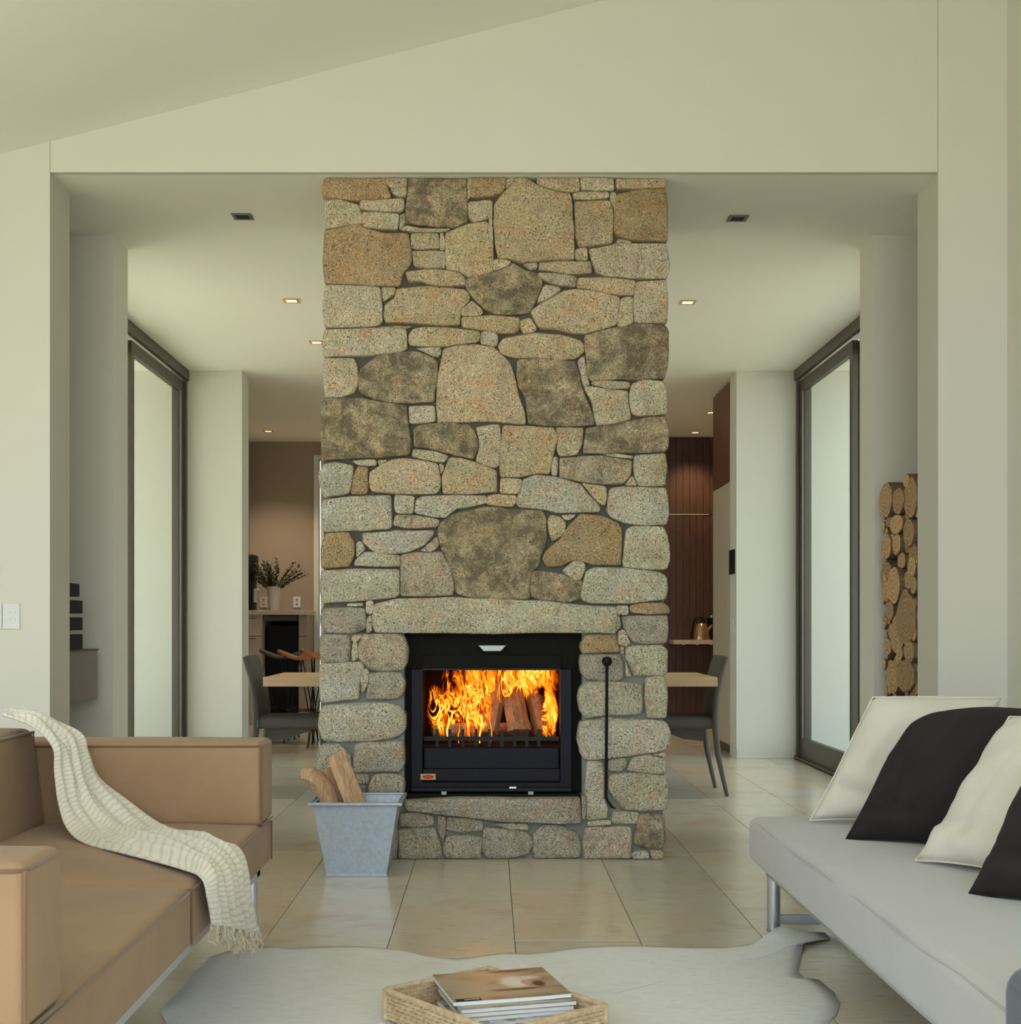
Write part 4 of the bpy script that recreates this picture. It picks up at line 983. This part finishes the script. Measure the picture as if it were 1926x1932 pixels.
def throw_pt(t, v, off=0):
    a, b = cr(Lp, t), cr(Rp, t); p = a.lerp(b, v)
    d = (cr(Rp, min(1, t+.02)) + cr(Lp, min(1, t+.02)) - cr(Rp, max(0, t-.02)) - cr(Lp, max(0, t-.02)))
    nrm = (b-a).cross(d); nrm.normalize()
    if nrm.x < 0 and t > .78: nrm = -nrm
    if t <= .78 and nrm.z < 0: nrm = -nrm
    amp = .014 + .034*max(0, t-.45)
    sw = math.sin(v*(9 + 12*t) + 5*t + 1.2*math.sin(t*9)); fold = amp*(1 - abs(sw)**1.6*1.0 + .5*sw) + .028*math.exp(-((v-.16-.1*math.sin(t*5))/.06)**2)*math.sin(math.pi*min(1, t*1.15)) + .026*math.exp(-((v-.42+.25*(t-.5))/.05)**2)*math.sin(math.pi*min(1, t*1.2))
    edge = min(1, 12*v, 12*(1-v))
    fold += .006*noise.noise(p*14)
    return p + nrm*(.004 + fold*edge + off)
q = MB(); NU, NV = 150, 64
q.grid(lambda u, v: throw_pt(u, v), NU, NV)
me_uv = [(v/NV, u/NU) for u in range(NU+1) for v in range(NV+1)]
th = empty('throw_blanket', (-1.0, 3.9, .46), 'cream throw with fine wavy stripes draped over the tan sofa', 'throw')
o = q.build('cloth', M['throw'], th, smooth=75)
uvl = o.data.uv_layers.new(name='UVMap')
for lp in o.data.loops: uvl.data[lp.index].uv = me_uv[lp.vertex_index]
md = o.modifiers.new('solid', 'SOLIDIFY'); md.thickness = .005; md.offset = 0
q = MB(); rr = random.Random(3)
for k in range(64):
    v = k/63; a = throw_pt(1, v) + Vector((rr.uniform(-.004,.01), 0, .002)); L = rr.uniform(.035, .07)
    pts = [a + Vector((rr.uniform(-.004,.004)*j, rr.uniform(-.006,.006)*j, -L*j/4)) for j in range(5)]
    q.tube(pts, [.0022,.0022,.002,.0018,.001], 5)
fo_ = q.build('fringe', M['fringe'], th, smooth=True); tag(fo_, kind='stuff')
# second, lower fall of the throw seen behind
q = MB(); A_, B_ = at(440, 1740, 3.98), at(452, 1742, 4.03)
q.grid(lambda u, v: A_.lerp(B_, v) + Vector((.012*math.sin(v*5)+.0, .0, -.10*u + .006*math.sin(v*9))), 12, 8)
o = q.build('hanging_corner', M['fringe'], th, smooth=True, solid=.004)

# ------------------------------------------------------------ right daybed
RX = .965
db = empty('sofa', (1.4, 3.7, 0), 'long pale grey daybed sofa on steel legs, at the right', 'sofa')
o = MB().rbox(RX, 1.98, 2.42, 4.96, .218, .388, .035, 5, .016, 7).build('seat_cushion', M['grey'], db, smooth=True)
lp = [(RX+.006, 2.46, .3735)] + [(RX+.006+.004*math.sin(k*1.7), 2.5+k*.24, .374+.003*math.sin(k*2.3)) for k in range(10)] + [(RX+.012, 4.92, .374), (RX+.05, 4.952, .374), (1.9, 4.953, .374)]
piping(lp, o, M['greypipe'], .0035, False)
MB().rbox(1.82, 2.06, 2.42, 4.96, .35, .74, .05, 4, .01, 4).build('backrest', M['grey'], db, smooth=True)
MB().box(1.0, 1.06, 2.6, 4.80, .196, .220).box(1.9, 1.95, 2.6, 4.8, .196, .22).build('steel_frame', M['chrome'], db, bev=.003)
for ly in (4.77, 2.62):
    for lx in (1.022, 1.90): 
        lg = MB().tube([(lx, ly, .006), (lx, ly, .215)], .0235, 20).build('leg', M['chrome'], db, smooth=True)
        MB().tube([(lx, ly, .0), (lx, ly, .008)], .025, 20).build('foot_pad', M['darkgrey'], lg, smooth=True)
    MB().box(1.03, 1.89, ly-.012, ly+.012, .025, .062).build('cross_rail', M['chrome'], db, bev=.002)

# cushions from their corners
def cushion(BL, BR, TR, TL, m, label, thick=.075, seed=0, pipe=None, bulge=(0, 0), rnd_=(0, 0, 0, 0)):
    P = [Vector(p) for p in (BL, BR, TR, TL)]; c = sum(P, Vector())/4
    nrm = (P[1]-P[0]).cross(P[3]-P[0]).normalized(); 
    if nrm.y > 0: nrm = -nrm
    t = empty('cushion', c, label, 'cushion', 'cushions leaning on the grey sofa')
    N = 26
    def pt(u, v, s):
        U, V = 2*u-1, 2*v-1
        # edges pull in between the corners
        u2 = .5 + .5*U*(1-.07*(1-V*V)); v2 = .5 + .5*V*(1-.07*(1-U*U))
        kq = rnd_[(0 if U < 0 else 1) if V < 0 else (3 if U < 0 else 2)]*(abs(U)*abs(V))**1.6; u2 = .5+(u2-.5)*(1-kq); v2 = .5+(v2-.5)*(1-kq)
        p = P[0].lerp(P[1], u2).lerp(P[3].lerp(P[2], u2), v2)
        h = (max(0, 1-abs(U)**2.6)**.62)*(max(0, 1-abs(V)**2.6)**.62)
        wr = .020*noise.noise(Vector((U*2.2+seed, V*2.2, s))) + .008*noise.noise(Vector((U*6, V*5+seed, s*3))) - .030*math.exp(-((V+.72+.25*U)/.10)**2)*math.exp(-((U+.55)/.5)**2)
        sag = bulge[0]*(1-U*U)*max(0, V)
        return p + nrm*(s*(thick*h + wr*min(1, 3*h))) + Vector((0, 0, sag*abs(1)))
    q = MB(); q.grid(lambda u, v: pt(u, v, 1), N, N); q.grid(lambda u, v: pt(u, v, -1), N, N)
    o = q.build('cover', m, t, smooth=70)
    bm = bmesh.new(); bm.from_mesh(o.data); bmesh.ops.remove_doubles(bm, verts=bm.verts[:], dist=.0004); bmesh.ops.recalc_face_normals(bm, faces=bm.faces[:]); bm.to_mesh(o.data); bm.free()
    loop = [pt(k/N, 0, 1) for k in range(N)] + [pt(1, k/N, 1) for k in range(N)] + [pt(1-k/N, 1, 1) for k in range(N)] + [pt(0, 1-k/N, 1) for k in range(N)]
    piping(loop, t, pipe or m, .0028, True, 'seam')
    return t
cushion((1.139,4.72,.405), (1.56,4.56,.405), (1.80,4.60,.862), (1.350,4.72,.868), M['cream'], 'cream linen cushion, the farthest one, beside the firewood stack', .085, 1, rnd_=(0,0,.05,.10))
cushion((1.167,4.35,.395), (1.55,4.05,.40), (1.86,4.14,.85), (1.385,4.40,.852), M['blackcloth'], 'black wool cushion between the two cream cushions', .12, 5, rnd_=(0,.05,.1,.26))
cushion((1.253,3.90,.408), (1.48,3.50,.41), (1.86,3.62,.86), (1.545,3.96,.845), M['cream'], 'cream linen cushion between the two black cushions', .095, 9, rnd_=(0,.05,.1,.08))
cushion((1.244,3.45,.395), (1.50,3.12,.40), (1.78,3.2,.84), (1.475,3.50,.86), M['blackcloth'], 'black wool cushion, the nearest one, at the right edge', .11, 13, rnd_=(0,0,.1,.2))

# navy ottoman at the lower right corner
ot = empty('ottoman', (1.25, 2.05, 0), 'navy blue upholstered seat corner in front of the grey daybed', 'ottoman')
o = MB().rbox(.885, 1.62, 1.70, 2.31, .10, .515, .045, 5, .01, 5).build('body', M['navy'], ot, smooth=True)
piping(rrect(.892, 1.613, 1.707, 2.303, .488, .045), o, M['navy'], .005)
for lx in (.96, 1.54):
    for ly in (1.78, 2.23): MB().tube([(lx, ly, 0), (lx, ly, .11)], .018, 12).build('leg', M['chrome'], ot, smooth=True)

# ------------------------------------------------------------ cowhide rug
HID = [(480,1789),(506,1787),(533,1792),(586,1788),(639,1787),(676,1787),(713,1790),(755,1794.5),(798,1805),(851,1812),(882,1810),(905,1806),(930,1802.5),(957,1800),(999,1801),(1041,1797),(1089,1789),(1158,1785.5),(1220,1786),(1274,1788),(1320,1789),(1370,1789),(1405,1786),(1441,1783),(1470,1772),(1498,1764),(1530,1761),(1556,1761),(1567,1773),(1540,1781),(1516,1786),(1512,1800),(1509,1815),(1505,1837),(1516,1847),(1545,1850),(1569,1870.6),(1584,1894),(1579,1911),(1564,1930),(1560,1960),(1610,2000),(1700,2060),(1690,2130),(1560,2180),(1400,2190),(1200,2230),(950,2240),(700,2220),(500,2190),(330,2160),(230,2110),(250,2040),(290,1980),(314,1932),(302,1908),(322,1888),(345,1868),(362,1840),(380,1824),(400,1806),(430,1797),(456,1794)]
def fx_(px, py): Y = F*EYE/(py-CY); return Vector(((px-CX)*Y/F, Y))
hp = [fx_(*p) for p in HID]
cen = Vector((0.1, 3.7)); dn = []
for i in range(len(hp)):
    a, b = hp[i], hp[(i+1)%len(hp)]; n = max(1, int((b-a).length/.03)); dn += [a.lerp(b, k/n) for k in range(n)]
q = MB(); RN = 16; nn_ = len(dn)
def hz(x, y): return .006 + .004*noise.noise(Vector((x*3, y*3, 2))) 
for r in range(RN+1):
    f = 1 - r/(RN+.5)
    for p in dn:
        s = cen + (p-cen)*f + (Vector((noise.noise(Vector((p.x*60,p.y*60,0))), noise.noise(Vector((p.x*60,p.y*60,9)))))*.006 if r == 0 else Vector((0,0)))
        up = 0
        z = (.001 if r == 0 else hz(s.x, s.y)) 
        # the far right tongue lifts off the floor
        lift = max(0, 1 - (Vector((s.x-1.02, s.y-4.62))).length/.22)
        z += lift*lift*.045
        q.v.append((s.x, s.y, z))
q.v.append((cen.x, cen.y, .007))
for r in range(RN):
    for k in range(nn_): k2 = (k+1)%nn_; q.f.append((r*nn_+k, r*nn_+k2, (r+1)*nn_+k2, (r+1)*nn_+k))
for k in range(nn_): q.f.append((RN*nn_+k, RN*nn_+(k+1)%nn_, RN*nn_+nn_))
o = q.build('cowhide_rug', M['hide'], None, smooth=True); tag(o, 'pale off-white cowhide rug with wavy edges on the tiled floor', 'rug')
for k in range(len(o.data.vertices)):
    pass
md = o.modifiers.new('solid', 'SOLIDIFY'); md.thickness = .003; md.offset = 1

# ------------------------------------------------------------ tray and magazines
A = Vector((.777, .629)); Bv = Vector((.629, -.777)); TL_ = Vector((-.286, 3.652)); TP, TQ = .364, .490
TZ0, TZ1 = .016, .096
tr = empty('rattan_tray', ((TL_+A*TP/2+Bv*TQ/2).x, (TL_+A*TP/2+Bv*TQ/2).y, TZ0), 'square woven rattan tray holding magazines on the cowhide rug', 'tray')
cor = [TL_, TL_+A*TP, TL_+A*TP+Bv*TQ, TL_+Bv*TQ]
def coil_side(p, q_, name):
    mb = MB(); n = 7; d = (q_-p); L = d.length; st = int(L/.006)
    for k in range(n):
        z = TZ0 + .006 + (TZ1-TZ0-.012)*k/(n-1); pts = []; rad = []
        for j in range(st+1):
            s = p + d*(j/st); pts.append((s.x, s.y, z)); rad.append(.0058*(1 + (.10 if (j//2+k) % 2 else -.22)))
        mb.tube(pts, rad, 6)
    return mb.build(name, M['rattan'], tr, smooth=True)
for i in range(4): coil_side(cor[i], cor[(i+1)%4], 'woven_side')
q = MB()
for i in range(4): q.tube([(*cor[i], TZ1), (*cor[(i+1)%4], TZ1)], .0075, 8)
q.build('rim', M['rattan'], tr, smooth=True)
for i in range(4): MB().tube([(*cor[i], TZ0), (*cor[i], TZ1+.003)], .0085, 8).build('corner_post', M['rattan'], tr, smooth=True)
MB().add([(*c, TZ0+.002) for c in cor] + [(*c, TZ0+.010) for c in cor], [(3,2,1,0),(4,5,6,7),(0,1,5,4),(1,2,6,5),(2,3,7,6),(3,0,4,7)]).build('base', M['rattan'], tr)
def magazine(cx_, cy_, w_, d_, z, th_, ang, cover, label, masthead=False, curl=0):
    t = empty('magazine', (cx_, cy_, z), label, 'magazine', 'magazines in the rattan tray', R(ang))
    n = 12
    def surf(z0_, z1_, m, nm, ins_=0):
        q = MB()
        def zz(x): return curl*(max(0, (x)/w_+.1))**2
        V = []; 
        for j, zq in ((0, z0_), (1, z1_)):
            for i in range(n+1):
                x = -w_/2 + ins_*(i==n and 1) + (w_-ins_*1)*i/n
                for y in (-d_/2+ins_, d_/2-ins_): V.append((x, y, zq + zz(x)))
        F_ = []
        k = (n+1)*2
        for i in range(n):
            a = i*2; F_ += [(a, a+1, a+3, a+2), (k+a, k+a+2, k+a+3, k+a+1), (a, a+2, k+a+2, k+a), (a+1, k+a+1, k+a+3, a+3)]
        F_ += [(0, k, k+1, 1), (2*n, 2*n+1, k+2*n+1, k+2*n)]
        q.add([mworld(t) @ Vector(v) for v in V], F_); return q.build(nm, m, t)
    surf(.0008, th_-.0008, M['paper'], 'pages', .0015); surf(0, .0008, M['paper'], 'back_cover'); surf(th_-.0008, th_, cover, 'front_cover')
    MB().add([mworld(t) @ Vector(v) for v in [(-w_/2-.0005,-d_/2,0),(-w_/2+.001,-d_/2,0),(-w_/2+.001,d_/2,0),(-w_/2-.0005,d_/2,0),(-w_/2-.0005,-d_/2,th_),(-w_/2+.001,-d_/2,th_),(-w_/2+.001,d_/2,th_),(-w_/2-.0005,d_/2,th_)]], [(3,2,1,0),(4,5,6,7),(0,1,5,4),(1,2,6,5),(2,3,7,6),(3,0,4,7)]).build('spine', M['paper'], t)
    if masthead:
        q = MB(); q.add([mworld(t) @ Vector(v) for v in [(-.155,-d_/2+.002,th_+.0006),(-.085,-d_/2+.002,th_+.0006),(-.085,-d_/2+.024,th_+.0006),(-.155,-d_/2+.024,th_+.0006)]], [(0,1,2,3)])
        mh = q.build('title_strip', M['blackmatte'], t)
        q = MB()
        for k in range(9):
            x = -.130+k*.0046; q.add([mworld(t) @ Vector(v) for v in [(x,-d_/2+.009,th_+.0010),(x+.0035,-d_/2+.009,th_+.0010),(x+.0035,-d_/2+.017,th_+.0010),(x,-d_/2+.017,th_+.0010)]], [(0,1,2,3)])
        q.build('title_lettering', M['white'], mh)
    return t
z = .027
for (mx, my, mw, md_, ma, lb) in ((.05, 3.50, .30, .22, -24, 'magazine with violet grey cover lying lowest in the tray, turned aslant'), (-.055, 3.60, .26, .21, 40, 'magazine with violet cover poking out left under the stack'),
        (.065, 3.545, .29, .22, 2, 'violet and white printed magazine showing in front of the neat stack'), (.045, 3.60, .31, .24, 22, 'printed magazine directly under the neat white edged stack')):
    magazine(mx, my, mw, md_, z, .0085, ma, M['cover2'], lb); z += .0092
for k, (dx, dy, an) in enumerate(((.024, -.012, 17), (.012, -.012, 14), (.018, -.006, 15))):
    magazine(.028+dx, 3.640+dy, .315, .26, z, .0100, an, M['cover1'], ['white edged magazine at the bottom of the neat stack, sticking out most at the right', 'white edged magazine in the middle of the neat stack', 'closed magazine directly beneath the one with the brown cover'][k], False); z += .0103
magazine(.028, 3.675, .325, .285, z, .0105, 14, M['cover1'], 'top magazine with a blurry brown and cream photograph on its cover', True, .006)
# ------------------------------------------------------------ dining table and chairs
dt = empty('dining_table', (0, 8.9, 0), 'long pale oak dining table behind the stone chimney', 'dining table')
tt = MB().box(-1.445, 1.452, 8.44, 9.30, .710, .770).build('tabletop', M['tabletop'], dt, bev=.003)
for sx in (-1, 1):
    for yy in (8.62, 9.12): MB().tube([(sx*.62, yy, 0), (sx*.55, yy, .71)], [.03, .035], 4).build('leg', M['black'], dt)
def chair(name_loc, s, label, x0_):
    """s = +1: back at +x, sitter faces -x"""
    Y0, Y1 = 8.53, 8.97
    t = empty('dining_chair', (s*1.25+x0_, 8.75, 0), label, 'dining chair', 'charcoal chairs at the ends of the dining table')
    X = lambda x: s*x + x0_
    prof = [(1.527, .0), (1.500, .12), (1.468, .27), (1.452, .42), (1.452, .54), (1.462, .66), (1.485, .77), (1.515, .86), (1.528, .895)]
    q = MB(); 
    for yy, e_ in ((Y0, 0), (Y1, 0)):
        rl = MB().tube([(X(x), yy, z) for x, z in prof], [.014,.017,.021,.024,.024,.021,.018,.014,.010], 10, True, .8).build('rear_leg', M['chair'], t, smooth=True)
    # back shell
    def bp(u, v):
        k = 3 + (len(prof)-1-3)*v; i = min(int(k), len(prof)-2); f = k-i
        x = prof[i][0]*(1-f)+prof[i+1][0]*f; z = prof[i][1]*(1-f)+prof[i+1][1]*f
        return (X(x + .03*(1-(2*u-1)**2)), Y0+.008+(Y1-Y0-.016)*u, z)
    MB().grid(bp, 12, 16).build('backrest', M['chair'], t, smooth=True, solid=.018)
    q = MB(); q.rbox(X(.97), X(1.455), Y0+.0, Y1-.0, .432, .505, .026, 4, .012, 3).build('seat', M['chair'], t, smooth=True)
    q = MB(); q.prism([(X(1.40), .44), (X(1.02), .44), (X(1.12), .415), (X(1.25), .365), (X(1.38), .35)], Y0+.05, Y1-.05); q.build('apron', M['chair'], t)
    for yy in (Y0+.02, Y1-.02): MB().tube([(X(1.03), yy, .43), (X(.985), yy, 0)], [.021, .013], 10).build('front_leg', M['chair'], t, smooth=True)
    MB().box(X(1.435), X(1.458), Y0-.014, Y0-.008, .445, .49).build('side_bracket', M['trimmetal'], t)
    return t
chair(None, 1, 'charcoal upholstered dining chair at the right end of the table', 0)
chair(None, -1, 'charcoal upholstered dining chair at the left end of the table', -.055)

# bar stools, wire legs and small timber seats
def stool(x, y, h, label, seatm):
    t = empty('bar_stool', (x, y, 0), label, 'stool', 'wire legged bar stools')
    q = MB(); N = 14
    def sp(u, v):
        a = 2*math.pi*u; r = .16*v*(1 + .18*math.cos(2*a)); return (x + r*math.cos(a)*1.15, y + r*math.sin(a), h + .075*(v*math.cos(a))**2 + .0)
    q.grid(sp, 24, 6); q.build('seat', seatm, t, smooth=True, solid=.028)
    for k in range(4):
        a = math.pi/4 + k*math.pi/2; dx, dy = math.cos(a), math.sin(a)
        foot = Vector((x+dx*.20, y+dy*.20, .0))
        q = MB()
        for off in (-1, 1):
            tp = Vector((x + dx*.07 - dy*.07*off, y + dy*.07 + dx*.07*off, h-.016))
            q.tube([tp, tp.lerp(foot, .5), foot], .0055, 6)
        q.tube([foot, foot+Vector((0,0,.012))], .009, 6); q.build('leg', M['black'], t, smooth=True)
    q = MB(); pts = [(x+.135*math.cos(k*math.pi/6), y+.135*math.sin(k*math.pi/6), .30) for k in range(13)]; q.tube(pts, .0055, 6); q.build('foot_ring', M['black'], t, smooth=True)
stool(-1.50, 12.1, .815, 'wire legged bar stool with orange timber seat, nearest the chimney', M['orange'])
stool(-1.78, 12.5, .80, 'wire legged bar stool with orange timber seat, in the middle', M['orange'])
stool(-2.02, 12.9, .80, 'bar stool with dark seat, farthest from the chimney', M['chair'])

# ------------------------------------------------------------ kitchen, left
ku = empty('kitchen_cabinet', (-2.38, 14.85, 0), 'raised taupe cabinet with pale counter and dark open bay under the vase', 'cabinet')
MB().box(-2.75, -2.0, 14.52, 15.195, 1.215, 1.265).build('counter', M['counter'], ku, bev=.004)
MB().box(-2.745, -2.50, 14.56, 15.19, .0, 1.214).build('body', M['cupboard'], ku)
MB().box(-2.10, -2.01, 14.56, 15.19, .0, 1.214).build('side_panel', M['brownwall'], ku)
for (za, zb2) in ((.10, .60), (.605, .98), (.985, 1.20)):
    d_ = MB().box(-2.68, -2.51, 14.535, 14.558, za, zb2-.008).build('drawer', M['cupboard'], ku, bev=.003)
    MB().box(-2.64, -2.56, 14.528, 14.534, zb2-.028, zb2-.020).build('handle', M['bronze'], d_)
for (za, zb2) in ((.10, .98), (.985, 1.20)): MB().box(-2.095, -2.015, 14.535, 14.558, za, zb2-.008).build('door', M['brownwall'], ku, bev=.003)
MB().box(-2.50, -2.10, 15.10, 15.19, .0, 1.214).box(-2.5, -2.1, 14.6, 15.1, .0, .12).build('dark_bay', M['blackmatte'], ku)
MB().box(-2.49, -2.11, 14.60, 15.0, 1.15, 1.205).build('bay_hood', M['chair'], ku)
MB().box(-2.48, -2.12, 14.70, 15.08, .13, 1.10).build('oven', M['black'], ku, bev=.006)
# vase with olive branches
vz = 1.266; vx, vy = at(517, 0, 14.78).x, 14.78
va = empty('vase', (vx, vy, vz), 'pale ribbed vase of dark leafy branches on the kitchen counter', 'vase')
q = MB(); n = 40; prof = [(.0005, 0), (.052, 0), (.056, .02), (.072, .16), (.082, .262), (.084, .268), (.078, .268), (.068, .16), (.05, .03), (.0005, .03)]
for (r, z) in prof:
    for k in range(n): a = 2*math.pi*k/n; rr_ = r*(1 + (.035 if k % 2 else 0)*(r > .03)); q.v.append((vx+rr_*math.cos(a), vy+rr_*math.sin(a), vz+z))
for i in range(len(prof)-1):
    for k in range(n): k2 = (k+1)%n; q.f.append((i*n+k, i*n+k2, (i+1)*n+k2, (i+1)*n+k))
q.build('body', M['vase'], va, smooth=30)
st, lf = MB(), MB(); rr = random.Random(8)
for k in range(26):
    a = rr.uniform(-1, 1); b = rr.uniform(-1, 1); L = rr.uniform(.20, .34)*(1 - .25*abs(a)) + .06*abs(a)
    p0 = Vector((vx+.03*a, vy+.03*b, vz+.2)); d = Vector((a*1.0, b*.4, 1.0)).normalized(); pts = []
    for j in range(6): t = j/5; pts.append(p0 + d*(L+.08)*t + Vector((a*.10*t*t, 0, -.05*abs(a)*t*t)))
    st.tube(pts, [.0035]*5+[.0015], 5)
    for j in range(30):
        t = .2 + .8*j/29; i = min(4, int(t*5)); p = pts[i].lerp(pts[i+1], t*5-i); ang = rr.uniform(0, 6.28)
        u = (Vector((math.cos(ang), math.sin(ang)*.8, .5))).normalized(); v = u.cross(d).normalized()*.013; l = rr.uniform(.03, .05)
        m_ = u.cross(v).normalized()*.003
        lf.add([p, p+u*l*.5+v+m_, p+u*l, p+u*l*.5-v+m_], [(0,1,2,3)])
st.build('stems', M['logbark'], va); tag(lf.build('foliage', M['leaf'], va), kind='stuff')
# coffee machine beside it, half cut off by the wall end
cm = empty('coffee_machine', (-2.66, 14.8, vz), 'dark coffee machine with pale spout at the left end of the counter', 'coffee machine')
MB().rbox(-2.74, -2.62, 14.66, 14.9, vz, vz+.40, .012, 2).build('body', M['black'], cm, smooth=True)
MB().rbox(-2.74, -2.60, 14.64, 14.9, vz+.40, vz+.62, .02, 3).build('hopper', M['blackmatte'], cm, smooth=True)
MB().rbox(-2.625, -2.585, 14.70, 14.78, vz+.09, vz+.23, .008, 2).box(-2.63, -2.56, 14.71, 14.77, vz+.22, vz+.245).build('spout', M['white'], cm)
for (px, nm, m_) in ((497, 'power_outlet', 'counter'), (560, 'power_outlet', 'white')):
    a = at(px, 1136, 15.19); t = empty(nm, a, 'pale double power outlet on the taupe wall, right of the vase' if px == 560 else 'beige power outlet on the taupe wall, left of the vase', 'power outlet')
    pl = MB().box(a.x-.042, a.x+.042, 15.188, 15.1995, a.z-.062, a.z+.062).build('plate', M[m_], t, bev=.002)
    for dz in (-.025, .025): MB().box(a.x-.012, a.x+.012, 15.185, 15.189, a.z+dz-.012, a.z+dz+.012).build('socket', M['darkgrey'], pl)

# ------------------------------------------------------------ kitchen, right
cb = empty('tall_cupboard', (2.35, 11.65, 0), 'tall pale cupboard with red brown upper door at the kitchen entrance', 'cupboard')
MB().box(2.055, 2.74, 11.275, 12.08, .08, CEIL-.004).build('body', M['cupboard'], cb)
MB().box(2.075, 2.74, 11.275, 12.06, .0, .08).build('plinth', M['bronze'], cb)
MB().box(2.036, 2.055, 11.28, 12.09, 2.33, CEIL-.035).build('upper_door', M['redwood'], cb, bev=.002)
for (ya, yb3) in ((11.28, 11.33), (11.335, 12.09)):
    MB().box(2.036, 2.055, ya, yb3, .085, 2.32).build('door', M['cupboard'], cb, bev=.002)
t = empty('timber_shelf', (2.4, 14.6, .9), 'timber shelf in front of the dark timber wall, carrying the kettle', 'shelf')
MB().box(2.005, 2.745, 14.45, 14.81, .895, .938).build('board', M['cupboard'], t, bev=.003)
for k in range(4): MB().box(2.10+k*.15, 2.13+k*.15, 14.46, 14.50, .886, .895).build('under_light', M['white'], t)
kt = empty('kettle', (2.325, 14.58, .939), 'copper coloured kettle with black handle on the timber shelf', 'kettle')
M['copper'] = plain('copper', (.50, .32, .18), .25, .85)
kz = .939; kc = (2.325, 14.58, kz)
MB().lathe([(.0005,0),(.098,0),(.100,.012),(.094,.05),(.078,.13),(.062,.175),(.055,.185),(.0005,.187)], kc, 28).build('body', M['copper'], kt, smooth=True)
MB().lathe([(.055,.186),(.050,.2),(.012,.206),(.012,.222),(.0005,.224)], kc, 20).build('lid', M['black'], kt, smooth=True)
MB().tube([(2.325+.07*math.cos(a)-.02, 14.58, kz+.15+.105*math.sin(a)) for a in [math.pi*k/10 for k in range(11)]] + [(2.215, 14.58, kz+.02)], .010, 8).build('handle', M['black'], kt, smooth=True)
MB().tube([(2.39, 14.58, kz+.09), (2.43, 14.58, kz+.15), (2.445, 14.58, kz+.165)], [.02, .014, .010], 8).build('spout', M['copper'], kt, smooth=True)
cp = empty('coffee_pot', (2.46, 14.66, .939), 'small black coffee pot behind the kettle', 'coffee pot')
MB().lathe([(.0005,0),(.05,0),(.052,.02),(.045,.16),(.05,.22),(.052,.24),(.0005,.25)], (2.46, 14.70, kz), 20).build('body', M['black'], cp, smooth=True)
MB().lathe([(.02,.25),(.02,.27),(.0005,.275)], (2.46, 14.70, kz), 16).build('lid_knob', M['chrome'], cp, smooth=True)
